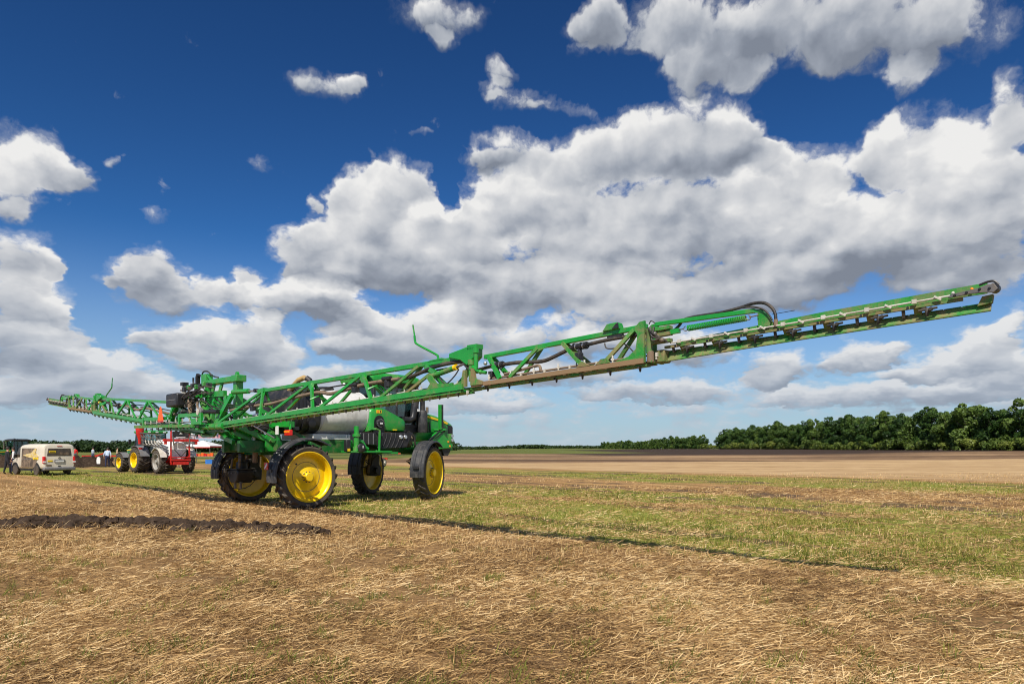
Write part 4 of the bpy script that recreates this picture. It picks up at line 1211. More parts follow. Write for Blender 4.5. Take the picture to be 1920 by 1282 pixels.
def wing(g):
    """one boom wing; g=+1 the near (right-hand) wing, -1 the far one"""
    tilt = (lambda s: 0.0) if g > 0 else (lambda s: .046 * (s - 3.0) - .03)
    def P(s, t, z): return (g * s, VB + t, z + tilt(s))
    def beam(sec, a, b, w, h, m, name):     # a,b = (s,t,z)
        return MB().bar(P(*a), P(*b), w, h).build(name, m, sec)
    def plate(sec, poly, t0, t1, m, name, bevel=0.0):
        n = len(poly)
        return MB().add([P(s, t0, z) for s, z in poly] + [P(s, t1, z) for s, z in poly],
                        [tuple(range(n)), tuple(range(2 * n - 1, n - 1, -1))] + [(i, (i + 1) % n, n + (i + 1) % n, n + i) for i in range(n)]).build(name, m, sec, bevel=bevel)
    def hose(sec, pts, r, m, name='hose'): return MB().tube(smooth_path([P(*q) for q in pts]), r, 8).build(name, m, sec, 50)

    # ---- inner section
    top = MB().bar(P(2.78, 0, zt(2.78)), P(10.35, 0, zt(10.35)), .085, .085)
    sec = top.build('boom_inner_section', GREEN, SPR, bevel=.008)
    for t in (-.21, .21):
        b = MB(); b.bar(P(.25, t, zb(.25) - .02), P(10.45, t, zb(10.45) - .045), .055, .10 if t < 0 else .08)
        b.build('bottom_rail', GREEN if t < 0 else GREEN_D, sec)
    b = MB(); b.bar(P(.4, -.05, zb(.4) - .125), P(10.4, -.05, zb(10.4) - .125), .34, .03)
    b.build('lower_channel', GREEN_D, sec)
    T = [2.83, 5.15, 7.20, 9.12]
    Bv = [3.02, 5.5, 7.72]
    for t in (-.19, .19):
        strut(sec, P(.50, t, zb(.5)), P(2.76, t * .2, zt(2.8) - .03), .055, .05, GREEN)
    for i, (a, bb) in enumerate(zip(T[:3], Bv)):
        for t in (-.20, .20):
            strut(sec, P(a + .03, t * .2, zt(a) - .03), P(bb, t, zb(bb)), .075, .05, GREEN)
            nx = T[i + 1]
            strut(sec, P(bb + .32, t, zb(bb + .3)), P(nx - .10, t * .2, zt(nx) - .03), .055, .045, GREEN if i < 2 else GREEN_D)
        # gusset at the node
        plate(sec, [(a - .16, zt(a) - .04), (a + .16, zt(a) - .04), (a + .09, zt(a) - .16), (a - .02, zt(a) - .18)], -.045, -.03, GREEN, 'gusset')
        plate(sec, [(bb - .07, zb(bb)), (bb + .40, zb(bb + .4)), (bb + .3, zb(bb) + .08), (bb + .03, zb(bb) + .12)], .185, .20, GREEN, 'gusset')
        # arched web between the two legs of a frame
        MB().tube(smooth_path([P(bb - .12, -.19, zb(bb) + .20), P(bb - .05, -.05, zb(bb) + .27), P(bb - .05, .07, zb(bb) + .27), P(bb - .02, .19, zb(bb) + .18)]), .02, 6).build('web', GREEN, sec)
    strut(sec, P(9.18, 0, zt(9.2) - .03), P(9.62, -.12, zt(9.6) - .22), .085, .06, GREEN)
    strut(sec, P(9.18, 0, zt(9.2) - .03), P(9.7, .15, zb(9.7)), .085, .06, GREEN)
    plate(sec, [(9.46, zt(9.4) - .26), (9.56, zt(9.6) - .22), (9.66, zb(9.7) + .20), (9.76, zb(9.8) + .09), (10.0, zb(10) + .05), (10.2, zb(10.2) + .05), (10.2, zb(10.2)), (9.50, zb(9.5)), (9.60, zb(9.6) + .10)], -.24, -.20, GREEN_D, 'hinge_bracket')
    strut(sec, P(8.85, -.2, zb(8.9) + .0), P(9.45, -.18, zb(9.5) + .25), .05, .04, GREEN_M)
    # gas strut / folding cylinder
    cy = MB().tube([P(9.52, -.12, zb(9.5) + .25), P(10.12, -.08, zt(10.1) - .16)], .048, 12).build('folding_cylinder', GREEN_D, sec)
    MB().tube([P(10.12, -.08, zt(10.1) - .16), P(10.52, -.06, zt(10.5) - .08)], .022, 8).build('cylinder_rod', GREYST, cy)
    MB().tube([P(10.08, -.08, zt(10.1) - .165), P(10.14, -.08, zt(10.1) - .155)], .054, 12).build('cylinder_collar', YELLOW, cy)
    # rest handle standing on the top chord
    rh = [P(9.58, -.02, zt(9.5) + .02), P(9.56, -.02, zt(9.5) + .10), P(9.50, -.02, zt(9.5) + .15), P(8.98, -.02, zt(9.5) + .38), P(8.90, -.02, zt(9.5) + .45), P(8.88, -.02, zt(9.5) + .56)]
    h_ = MB().tube(smooth_path(rh, 3), .022, 8).build('rest_handle', GREEN, sec)
    MB().tube([P(8.90, -.02, zt(9.5) + .48), P(8.83, -.02, zt(9.5) + .77)], .016, 6).build('rest_pin', GREEN, h_)
    plate(sec, [(9.30, zt(9.3) + .03), (9.75, zt(9.7) + .03), (9.70, zt(9.7) + .06), (9.38, zt(9.3) + .05)], -.05, .05, GREEN, 'handle_foot')
    # supply hoses through the truss
    hose(sec, [(1.0, -.02, 2.72), (2.0, -.04, 2.78), (3.2, -.03, 2.80), (4.2, -.05, 2.88), (5.4, -.03, 2.96), (6.0, -.06, 2.90), (6.6, -.06, 2.95), (7.3, -.02, 3.03), (8.4, -.02, 3.06)], .040, HOSE, 'supply_hose')
    hose(sec, [(8.4, -.03, 3.02), (9.0, -.06, 3.10), (9.5, -.05, 3.20), (10.0, -.03, 3.24), (10.5, .0, 3.22)], .038, BLACK_C, 'supply_hose')
    hose(sec, [(4.6, .06, 3.02), (5.6, .04, 3.05), (6.6, .06, 3.08), (7.8, .05, 3.06), (9.0, .04, 3.13), (9.8, .02, 3.16)], .016, BLACK_C)
    hose(sec, [(2.0, .02, 2.84), (3.4, .05, 2.90), (4.6, .05, 2.98), (6.0, .02, 3.0)], .018, BLACK_C)
    hose(sec, [(9.7, -.1, 2.98), (9.9, -.12, 2.86), (10.1, -.1, 2.98), (10.2, -.08, 3.1)], .012, BLACK_C)
    for q in (2.3, 6.9 if g > 0 else 6.5, 8.05):
        vb = MB(); c = P(q, -.06, zb(q) + .30)
        vb.lathe([(-.09, .045), (.03, .05), (.05, .035), (.10, .03), (.10, 0)], c, 'z', 12); vb.box((c[0] + .09, c[1], c[2] - .03), (.10, .10, .10)); vb.tube([(c[0] - .12, c[1], c[2] + .08), (c[0] + .14, c[1], c[2] + .08)], .045, 10)
        vb.build('section_valve', BLACK, sec)
    # spray line and nozzles on the inner section
    MB().tube([P(.5, -.06, zb(.5) + .05), P(5.3, -.06, zb(5.3) + .05), P(10.2, -.06, zb(10.2) + .05)], .014, 6).build('spray_line', WHITEP, sec)
    MB().tube([P(.5, .05, zb(.5) + .07), P(10.2, .05, zb(10.2) + .07)], .011, 6).build('spray_line', GREEN_D, sec)
    k = 0
    s = .75
    while s < 10.3:
        inst('white_nozzle', WNOZ, sec, P(s, -.14, zb(s) + .035)).scale = (.75, .75, .75); inst('nozzle', NOZ, sec, P(s + .05, -.18, zb(s) - .15))
        inst('pipe_clip', CLIP, sec, P(s + .25, -.15, zb(s + .25) - .14))
        MB().bar(P(s + .12, -.21, zb(s) - .06), P(s + .12, .21, zb(s) - .06), .05, .03).build('cross_tie', GREEN_D, sec)
        s += .5

    # ---- hinge between inner and middle section
    hg = plate(SPR, [(9.95, zt(9.95) + .02), (9.95, zt(9.95) + .10), (10.45, zt(10.45) + .17), (10.62, zt(10.5) + .16), (10.62, zt(10.5) - .02), (10.42, zt(10.4) - .16), (10.25, zt(10.2) - .05)], -.10, .10, GREEN, 'boom_hinge', bevel=.015)
    def sub(mb, nm, m, sm=35): return mb.build(nm, m, hg, sm)
    sub(MB().box(P(10.55, -.02, zt(10.5) + .15), (.24, .16, .08)), 'hinge_cap', GREEN)
    sub(MB().lathe([(-.32, .040), (.02, .040), (.03, .055), (.10, .055), (.11, .03)], P(10.66, -.10, zt(10.6)), 'z', 12), 'hinge_pin', GREEN)
    sub(MB().lathe([(-.42, .045), (-.15, .045), (-.14, .06), (-.05, .06)], P(10.56, -.12, zt(10.6) - .03), 'z', 12), 'hinge_pin', GREEN_D)
    sub(MB().tube([P(10.40, .1, zt(10.4) - .02), P(10.12, .12, zb(10.1) + .16), P(9.98, .12, zb(10) + .06)], .05, 8), 'hinge_brace', GREEN)
    sub(MB().tube(smooth_path([P(10.6, -.12, zt(10.6) - .20), P(10.78, -.16, zb(10.7) + .18), P(10.95, -.14, zb(10.9) + .14)]), .03, 8), 'hinge_link', GREEN)
    sub(MB().ball(P(10.95, -.16, zt(10.9) - .14), .035), 'ball_joint', CHROME); sub(MB().ball(P(10.84, -.17, zb(10.8) + .16), .04), 'ball_joint', GREEN)
    for q, w_ in ((10.46, -1), (10.66, 1)):
        prof = [(q - .03, zb(q) + .26), (q + .03, zb(q) + .26), (q + .05, zb(q) - .05), (q - .05, zb(q) - .05)]
        prof = [(q - .03, zb(q) + .24), (q + .03, zb(q) + .24), (q + (.07 if w_ > 0 else .04), zb(q) + .06), (q + (.26 if w_ > 0 else .04), zb(q) + .0), (q + (.26 if w_ > 0 else .04), zb(q) - .05), (q - (.26 if w_ < 0 else .04), zb(q) - .05), (q - (.26 if w_ < 0 else .04), zb(q)), (q - (.07 if w_ < 0 else .04), zb(q) + .06)]
        n_ = len(prof)
        sub(MB().add([P(a_, -.20, b_) for a_, b_ in prof] + [P(a_, -.15, b_) for a_, b_ in prof], [tuple(range(n_)), tuple(range(2 * n_ - 1, n_ - 1, -1))] + [(i, (i + 1) % n_, n_ + (i + 1) % n_, n_ + i) for i in range(n_)]), 'hinge_ear', GREEN_M)
    for q in (-.06, .0, .05):
        sub(MB().tube(smooth_path([P(10.3, q, zt(10.3) - .12), P(10.6, q - .10, zt(10.5) - .26), P(10.9, q - .08, zt(10.9) - .20), P(11.15, q, zt(11.1) - .16)]), .015, 6), 'hydraulic_hose', BLACK_C)

    # ---- middle section
    sec = MB().bar(P(10.78, 0, zt(10.78)), P(14.0, 0, zt(14.0)), .07, .07).build('boom_middle_section', GREEN, SPR, bevel=.007)
    for t in (-.16, .16):
        MB().bar(P(10.62, t, zb(10.62) - .045), P(14.05, t, zb(14.05) - .035), .05, .07).build('bottom_rail', MUD, sec)
    MB().bar(P(10.65, -.06, zb(10.65) - .105), P(14.05, -.06, zb(14.05) - .09), .14, .035).build('lower_channel', GREEN_P, sec)
    for t in (-.15, .15):
        m = GREEN_P
        strut(sec, P(10.92, t * .3, zt(10.9) - .02), P(11.28, t, zb(11.3)), .07, .045, GREEN)
        strut(sec, P(11.50, t, zb(11.5)), P(12.02, t * .3, zt(12.0) - .02), .055, .04, GREEN_D)
        strut(sec, P(12.52, t * .3, zt(12.5) - .02), P(13.0, t, zb(13.0)), .055, .04, m)
        strut(sec, P(13.36, t, zb(13.4)), P(13.82, t * .3, zt(13.8) - .02), .055, .04, m)
    plate(sec, [(11.95, zt(12) - .03), (12.25, zt(12.2) - .03), (12.08, zt(12.1) - .07), (11.97, zt(12) - .10)], -.055, -.04, GREEN_D, 'gusset')
    plate(sec, [(12.9, zb(12.9)), (13.15, zb(13.1)), (13.0, zb(13) + .08)], -.19, -.165, GREEN_M, 'gusset')
    plate(sec, [(13.25, zb(13.2)), (13.5, zb(13.5)), (13.44, zb(13.4) + .07), (13.34, zb(13.3) + .07)], -.19, -.165, GREEN_M, 'gusset')
    plate(sec, [(13.98, zt(14) + .04), (14.06, zt(14) + .05), (14.06, zb(14) - .06), (13.55, zb(13.6) - .05), (13.55, zb(13.6)), (13.80, zb(13.8) + .05), (13.92, zb(13.9) + .14), (13.95, zt(13.9) - .12), (13.88, zt(13.9) - .04)], -.17, -.13, GREEN_D, 'end_plate')
    plate(sec, [(13.98, zt(14) + .04), (14.06, zt(14) + .05), (14.06, zb(14) - .06), (13.9, zb(13.9) - .05), (13.95, zt(13.9) - .12), (13.88, zt(13.9) - .04)], .13, .16, GREEN_D, 'end_plate')
    bxp = [(13.28, zt(13.3) + .03), (13.36, zt(13.3) + .13), (13.54, zt(13.5) + .13), (13.58, zt(13.5) + .03)]
    lb = plate(sec, bxp, -.07, .07, GREEN, 'tilt_sensor_box', bevel=.01)
    plate(lb, [(13.46, zt(13.5) + .04), (13.54, zt(13.5) + .115), (13.565, zt(13.5) + .115), (13.575, zt(13.5) + .04)], -.085, -.071, BLACK, 'sensor_window')
    MB().bar(P(13.34, 0, zt(13.3) - .06), P(13.60, 0, zt(13.6) - .06), .06, .04).build('sensor_mount', BLACK, sec)
    for q, dz in ((11.12, .16), (12.86, .24)):
        c = P(q, -.05, zb(q) + dz)
        vb = MB(); vb.lathe([(-.09, .05), (-.02, .055), (.0, .035), (.08, .03)], c, 'z', 12); vb.tube([(c[0] - .13, c[1], c[2] + .09), (c[0] + .15, c[1], c[2] + .10)], .045, 10)
        for e in (-.10, .03, .12): vb.lathe([(-.012, .056), (.012, .056)], (c[0] + e, c[1], c[2] + .095), 'x', 12)
        v_ = vb.build('section_valve', BLACK, sec)
        for e in (-.06, .08): MB().lathe([(-.006, .058), (.006, .058)], (c[0] + e, c[1], c[2] + .095), 'x', 12).build('hose_clamp', CHROME, v_)
        MB().box((c[0] - .10 if q < 12 else c[0], c[1] - .02, c[2] - .06), (.09, .11, .11)).build('valve_motor', BLACK, v_, bevel=.01)
    hose(sec, [(11.25, -.04, zb(11.2) + .25), (11.6, -.05, zb(11.6) + .24), (12.1, -.04, zb(12.1) + .20), (12.4, -.05, zb(12.4) + .25), (12.72, -.05, zb(12.7) + .335)], .032, BLACK_C, 'supply_hose')
    hose(sec, [(13.0, -.04, zb(13) + .34), (13.3, -.03, zb(13.3) + .36), (13.6, 0, zb(13.6) + .37), (14.0, 0, zb(14) + .36), (14.2, .03, zb(14) + .36)], .028, BLACK_C, 'supply_hose')
    hose(sec, [(11.3, -.06, zb(11.3) + .08), (11.6, -.07, zb(11.6) + .10), (11.95, -.07, zb(12) + .13), (12.08, -.08, zb(12) + .13), (12.12, -.09, zb(12) + .05)], .024, HOSE, 'drop_hose')
    hose(sec, [(13.3, -.03, zb(13.3) + .32), (13.35, -.05, zb(13.3) + .24), (13.5, -.05, zb(13.5) + .22), (13.65, -.04, zb(13.6) + .26), (13.8, -.02, zb(13.8) + .12)], .010, BLACK_C)
    hose(sec, [(12.86, -.06, zb(12.8) + .15), (12.80, -.06, zb(12.8) + .08), (12.85, -.06, zb(12.8) + .02)], .008, BLACK_C)
    MB().tube([P(11.0, -.09, zb(11) + .035), P(14.0, -.09, zb(14) + .04)], .017, 8).build('spray_line', HOSE, sec)
    MB().tube([P(11.0, .04, zb(11) + .05), P(14.0, .04, zb(14) + .06)], .014, 6).build('spray_line', BLACK, sec)
    s = 10.95
    while s < 14.0:
        inst('nozzle', NOZ, sec, P(s, -.10, zb(s) - .12)); inst('white_nozzle', WNOZ, sec, P(s + .06, -.12, zb(s) + .035), 0, .4)
        inst('pipe_clip', CLIP, sec, P(s + .27, -.11, zb(s + .27) + .03))
        MB().bar(P(s + .2, -.16, zb(s) - .05), P(s + .2, .16, zb(s) - .05), .04, .03).build('cross_tie', GREEN_D, sec)
        s += .5
    # ---- breakaway joint
    bj = MB().lathe([(-.30, .045), (-.02, .045), (0, .055), (.03, .055), (.04, .03)], P(14.11, -.12, zt(14) - .10), 'z', 12).build('breakaway_joint', GREEN_D, SPR)
    MB().lathe([(-.44, .05), (-.30, .05), (-.29, .035)], P(14.13, -.12, zt(14) - .08), 'z', 12).build('joint_cup', HOSE, bj)
    for dz, m in ((-.09, GREEN_D), (-.17, GREEN_M), (-.26, GREEN_M)):
        MB().bar(P(14.06, -.10, zt(14) + dz), P(14.42, -.08, zt(14) + dz + .015), .10, .045).build('joint_plate', m, bj)
    for q, r_ in ((14.22, .03), (14.33, .035), (14.27, .025)):
        MB().ball(P(q, -.16, zt(14) - .13 - (q - 14.2) * .9), r_).build('joint_nut', GREYST, bj)
    for q in range(3): MB().tube(smooth_path([P(14.1 + q * .05, -.15, zt(14) - .05), P(14.2, -.20, zt(14) - .14 - q * .05), P(14.32, -.17, zt(14) - .22), P(14.40, -.12, zt(14) - .28)]), .012, 6).build('joint_hose', BLACK_C, bj)
    MB().tube(smooth_path([P(14.04, -.02, zt(14) + .02), P(14.09, -.04, zt(14) + .06), P(14.14, -.02, zt(14) + .02)]), .008, 6).build('cable_loop', BLACK_C, bj)

    # ---- outer section: open channel beam that breaks away
    def zu(s): return np.interp(s, [14.2, 14.7, 15.76, 16.08, 17.92], [3.10, 3.15, 3.225, 3.26, 3.35])     # upper edge of the web
    def zul(s): return np.interp(s, [14.2, 14.7, 16.08, 17.92], [3.08, 3.12, 3.20, 3.28])
    def zbar(s): return np.interp(s, [14.29, 16.08, 17.7], [3.09, 3.16, 3.235])
    def zl1(s): return np.interp(s, [14.2, 16.08, 17.95], [3.02, 3.075, 3.155])
    def zl0(s): return np.interp(s, [14.2, 16.08, 17.95], [2.885, 2.99, 3.075])
    ss = [14.45, 14.9, 15.4, 15.9, 16.4, 16.9, 17.4, 17.92]
    web = MB()
    ring = []
    web.loft([[P(q, .0, zu(q) + .006), P(q, .02, zu(q) + .006), P(q, .02, zul(q) - .03), P(q, -.01, zul(q) - .03), P(q, -.01, zul(q) - .018), P(q, .0, zul(q) - .018)] for q in ss])
    sec = web.build('boom_outer_section', GREEN_D, SPR, 30)
    MB().loft([[P(q, -.05, zbar(q)), P(q, -.01, zbar(q)), P(q, -.01, zbar(q) - .035), P(q, -.05, zbar(q) - .035)] for q in [14.3, 15, 16.08, 17, 17.72]]).build('middle_bar', GREEN_M, sec)
    lo = MB().loft([[P(q, .045, zl1(q)), P(q, .06, zl1(q)), P(q, .012, zl0(q) - .008), P(q, -.04, zl0(q) - .008), P(q, -.04, zl0(q) + .004), P(q, -.002, zl0(q) + .006)] for q in [14.2, 15, 16.08, 17, 17.95]])
    low = lo.build('lower_plate', GREEN_P, sec, 30)
    MB().loft([[P(q, .04, zl1(q) + .012), P(q, .066, zl1(q) + .012), P(q, .066, zl1(q) + .001), P(q, .04, zl1(q) + .001)] for q in [14.2, 16.08, 17.95]]).build('plate_flange', DKGREEN, sec)
    plate(sec, [(14.17, zl0(14.2) - .02), (14.32, zl0(14.3) - .02), (14.32, zl1(14.3) + .02), (14.17, zl1(14.2) + .02)], -.09, .10, GREEN_M, 'root_casting', bevel=.02)
    MB().tube([P(q, -.062, np.interp(q, [14.3, 16.08, 17.64], [3.115, 3.185, 3.262])) for q in (14.4, 15, 15.6, 16.08, 16.6, 17.64)], .010, 8).build('spray_line', WHITEP if g > 0 else WHITEP, sec)
    # white marks and nozzle carriers
    s = 14.42
    j = 0
    while s < 17.62:
        br = MB(); br.bar(P(s, -.03, zbar(s) - .02), P(s, .0, zl1(s) - .02), .03, .025); br.bar(P(s, .0, zl1(s) - .02), P(s, .04, zl1(s)), .035, .02)
        br.build('carrier_bracket', BLACK_C, sec)
        n = MB(); q = s + .23
        n.bar(P(q - .05, -.03, zbar(q) - .035), P(q + .02, -.05, zbar(q) - .10), .028, .035); n.lathe([(-.06, .010), (-.035, .018), (-.01, .021), (.015, .018), (.03, .010)], P(q, -.06, zbar(q) - .085), 'z', 10)
        n.tube([P(q - .08, -.05, zbar(q) - .075), P(q + .09, -.05, zbar(q) - .06)], .013, 8); n.lathe([(-.03, .017), (.0, .024), (.006, .012)], P(q + .04, -.085, zbar(q) - .075), 'y', 8)
        n.build('nozzle_turret', BLACK_C, sec)
        bk = MB(); bk.bar(P(q - .10, -.02, zbar(q) - .03), P(q - .10, .035, zl1(q) - .01), .07, .02); bk.build('turret_bracket', GREEN_M, sec)
        MB().box(P(q - .115, -.07, zbar(q) + .025), (.045, .03, .045)).build('pipe_clip', WHITEP, sec)
        t_ = MB().box((0, 0, 0), (.075, .02, .02), Matrix.Rotation(g * R(33), 3, 'Y'))
        t_.build('nozzle_cap', WHITEP, sec).location = P(q + .10, -.08, zbar(q) + .03)
        MB().lathe([(-.012, .013), (.0, .013), (.004, .0)], P(s + .05, -.052, zbar(s) - .018), 'y', 8).build('bolt', BLACK, sec)
        s += .46; j += 1
    for q in np.arange(14.5, 17.9, .16):
        MB().lathe([(-.006, .007), (.0, .007), (.001, 0)], P(float(q), .040, float(zl1(q)) + .006), 'y', 6).build('rivet', CHROME, sec)
    # link, spring and hose loop over the joint
    MB().bar(P(14.15, -.02, 3.405), P(15.55, -.02, 3.40), .05, .055).build('link_arm', GREEN, sec, bevel=.006)
    MB().bar(P(14.16, -.02, 3.27), P(14.16, -.02, 3.40), .05, .04).build('link_post', GREEN, sec)
    plate(sec, [(15.62, 3.40), (15.70, 3.34), (15.76, 3.24), (15.74, 3.19), (15.60, 3.19), (15.585, 3.34)], -.04, .02, GREEN_D, 'link_bracket')
    MB().bar(P(15.53, -.02, 3.40), P(15.66, -.02, 3.375), .045, .04).build('link_arm', GREEN, sec)
    p0, p1 = Vector(P(14.66, -.07, 3.285)), Vector(P(15.46, -.07, 3.315)); dd = (p1 - p0); ax = dd.normalized(); e1 = Vector((0, 1, 0)); e2 = ax.cross(e1)
    turns = 34; pts = []
    for k in range(turns * 9 + 1):
        a = 2 * math.pi * k / 9
        pts.append(p0 + dd * (k / (turns * 9)) + (e1 * math.cos(a) + e2 * math.sin(a)) * .034)
    sp = MB().tube(pts, .0088, 5).build('spring', GREEN, sec, 60)
    for c, s_ in ((p0, -1), (p1, 1)):
        MB().tube([c + ax * s_ * (.028 + .03 * math.sin(a * .45)) * 1.0 + e2 * .03 * math.cos(a * .45) + ax * s_ * .0 for a in range(0, 13)], .006, 6).build('spring_hook', GREYST, sp)
    MB().tube([P(14.60, -.07, 3.285), P(14.40, -.07, 3.27)], .008, 6).build('spring_rod', GREYST, sp)
    MB().tube([P(15.50, -.07, 3.32), P(15.62, -.07, 3.33)], .008, 6).build('spring_rod', GREYST, sp)
    MB().bar(P(14.36, -.07, 3.26), P(14.54, -.07, 3.27), .06, .06).build('spring_anchor', GREEN, sp)
    hose(sec, [(14.2, .03, 3.30), (14.38, .03, 3.30), (14.48, .02, 3.35), (14.55, .02, 3.42), (14.7, .01, 3.44), (15.1, 0, 3.445), (15.35, 0, 3.47), (15.52, -.01, 3.495), (15.66, -.02, 3.48), (15.76, -.03, 3.41), (15.81, -.04, 3.32), (15.82, -.05, 3.22)], .020, BLACK_C, 'supply_hose')
    hose(sec, [(15.3, -.03, 3.455), (15.5, -.05, 3.45), (15.66, -.06, 3.40), (15.74, -.06, 3.32), (15.78, -.06, 3.25)], .012, BLACK_C)
    MB().lathe([(-.04, .026), (.04, .026)], P(15.82, -.05, 3.215), 'z', 10).build('hose_end', HOSE, sec)
    MB().tube([P(15.75, 0, 3.33), P(16.02, .02, 3.345)], .004, 5).build('feeler_wire', BLACK, sec)
    # tip: steel bumper with roller
    tp = plate(sec, [(17.60, 3.235), (17.62, 3.268), (17.86, 3.298), (17.93, 3.322), (17.99, 3.318), (18.02, 3.27), (17.985, 3.235), (17.91, 3.245), (17.80, 3.250)], -.085, -.060, GREYST, 'tip_bumper', bevel=.004)
    for q, z in ((17.66, 3.255), (17.76, 3.268), (17.87, 3.285), (17.95, 3.28)):
        MB().lathe([(-.012, .010), (0, .014), (.002, .0)], P(q, -.086, z), 'y', 10).build('bolt', BLACK, tp)
    MB().lathe([(-.05, .045), (.05, .045)], P(17.985, -.02, 3.285), 'y', 14).build('tip_roller', BLACK, tp)
    MB().tube(smooth_path([P(17.86, -.05, 3.33), P(17.93, -.05, 3.352), P(17.985, -.05, 3.35), P(18.02, -.05, 3.31)]), .012, 6).build('tip_guard', BLACK, tp)
    MB().ball(P(17.80, -.05, 3.30), .016).build('amber_plug', AMBER, tp)
    MB().ball(P(17.64, -.06, 3.285), .016).build('line_end_cap', WHITEP, tp)
    plate(sec, [(17.84, 3.13), (17.96, 3.15), (17.97, 3.23), (17.88, 3.22)], -.02, .06, GREEN_M, 'end_plate')
    return sec


wing(1)
wing(-1)

# ------------------------------------------------------------------ centre frame, mast and lift linkage
cf = MB()
cf.tube([(-1.05, -1.80, 2.31), (1.0, -1.80, 2.29)], .085, 14)
cfr = cf.build('centre_frame', GREEN, SPR, 40)
for u in (-.9, -.45, .05, .5, .95): MB().lathe([(-.03, .10), (.03, .10)], (u, -1.80, 2.30), 'x', 14).build('frame_collar', GREEN, cfr)
MB().bar((-5.3, -2.0, 2.41), (-.55, -2.0, 2.34), .07, .09).build('rear_guard_bar', GREEN_D, cfr)
MB().bar((-3.4, -1.9, 2.28), (-.4, -1.9, 2.25), .10, .05).build('rear_guard_bar', GREEN, cfr)
for u, z1 in ((-4.62, 2.70), (-1.66, 2.68), (-.12, 2.66)): MB().bar((u, -1.96, 2.36), (u, -1.96, z1), .10, .07).build('guard_post', GREEN, cfr)
MB().bar((-1.70, -1.96, 2.66), (-.10, -1.96, 2.64), .06, .10).build('guard_rail', GREEN, cfr)
MB().bar((-4.62, -1.96, 2.64), (-2.7, -1.96, 2.62), .05, .09).build('guard_rail', GREEN, cfr)
MB().box((-.45, -1.98, 2.46), (.62, .04, .18)).build('guard_plate', GREEN, cfr, bevel=.01)
for k in range(9):
    inst('white_nozzle', WNOZ, cfr, (-4.3 + k * .5, -2.0, 2.50)); inst('nozzle', NOZ, cfr, (-4.25 + k * .5, -2.0, 2.30))
MB().tube([(-4.5, -1.95, 2.50), (0.2, -1.95, 2.44)], .02, 8).build('spray_line', GREYP, cfr)
under = MB(); under.prism([(-2.0, 2.17), (1.2, 2.15), (1.0, 2.24), (-2.2, 2.25)], 'y', -1.80, -1.62); under.build('under_beam', DKGREEN, cfr)
# slow-vehicle triangle
tri = MB().prism([(-3.13, 2.55), (-2.67, 2.55), (-2.86, 2.97), (-2.94, 2.97)], 'y', -2.06, -2.05).build('warning_triangle', ORANGE, cfr)
MB().prism([(-3.13, 2.50), (-2.67, 2.50), (-2.69, 2.545), (-3.11, 2.545)], 'y', -2.062, -2.05).build('triangle_edge', REDLENS, tri)
MB().bar((-2.9, -2.03, 2.40), (-2.9, -2.03, 2.62), .05, .03).build('triangle_bracket', GREYST, tri)

mast = MB()
for u in (-.92, .92): mast.box((u, -1.40, 3.02), (.20, .20, 1.22))
mast.bar((-1.15, -1.42, 3.60), (1.12, -1.42, 3.60), .24, .15)
mast.box((1.0, -1.42, 3.60), (.34, .28, .18))
ms = mast.build('lift_mast', GREEN, SPR, bevel=.015)
MB().lathe([(-.03, .07), (.03, .07)], (.95, -1.44, 3.72), 'y', 14).build('lifting_eye', GREEN, ms)
MB().bar((-1.05, -1.55, 3.26), (.45, -1.55, 3.22), .10, .16).build('cross_beam', GREEN, ms)
for u in (-.66, -.28, .10, .48): MB().bar((u, -1.62, 2.36), (u + .02, -1.52, 3.16), .13, .10).build('inner_upright', GREEN, ms)
MB().box((-.1, -1.60, 2.80), (.9, .05, .10)).build('mast_plate', GREEN, ms)
MB().bar((.10, -1.66, 2.42), (.50, -1.58, 2.95), .07, .06, up=(0, 1, 0)).build('mast_diagonal', GREEN, ms)
MB().bar((-.62, -1.52, 2.40), (-.1, -1.5, 3.0), .06, .08).build('mast_diagonal', GREEN, ms)
MB().bar((.28, -1.72, 2.38), (1.02, -1.62, 3.14), .13, .09, up=(0, 1, 0)).build('mast_diagonal', GREEN, ms)
MB().bar((-.28, -1.70, 2.38), (-1.02, -1.60, 3.12), .13, .09, up=(0, 1, 0)).build('mast_diagonal', GREEN_D, ms)
for s in (-1, 1):
    c = MB().tube([(s * 1.05, -1.60, 3.22), (s * 2.0, -1.62, 3.19)], .065, 14).build('tilt_cylinder', GREEN, ms)
    MB().tube([(s * 2.0, -1.62, 3.19), (s * 2.70, -1.62, 3.16)], .028, 8).build('cylinder_rod', CHROME, c)
    MB().lathe([(-.06, .05), (.06, .05)], (s * 2.42, -1.62, 3.18), 'y', 12).build('rod_eye', BLACK, c)
    MB().bar((s * 2.60, -1.62, 3.14), (s * 2.92, -1.62, 3.17), .12, .10).build('wing_lug', GREEN, c)
for k in range(3): MB().bar((-1.0 + k * .5, -1.5, 3.30), (-.95 + k * .5, -1.46, 3.54), .07, .07).build('mast_post', GREEN, ms)
tl = MB(); tl.box((-1.15, -1.38, 3.74), (.34, .22, .28)); tl.bar((-1.3, -1.4, 3.55), (-.95, -1.4, 3.86), .07, .07); tl.bar((-.95, -1.45, 3.84), (-.60, -1.45, 3.62), .06, .07)
tl.build('pivot_bracket', GREEN, ms, bevel=.02)
MB().tube(smooth_path([(-1.35, -1.45, 3.86), (-1.1, -1.5, 3.94), (-.8, -1.5, 3.92), (-.5, -1.5, 3.78), (-.1, -1.5, 3.70)]), .022, 8).build('hydraulic_hose', BLACK_C, ms)
MB().tube([(-1.52, -1.5, 3.42), (-1.52, -1.5, 3.80), (-1.46, -1.5, 3.88)], .07, 10).build('breather_pipe', BLACK, ms)
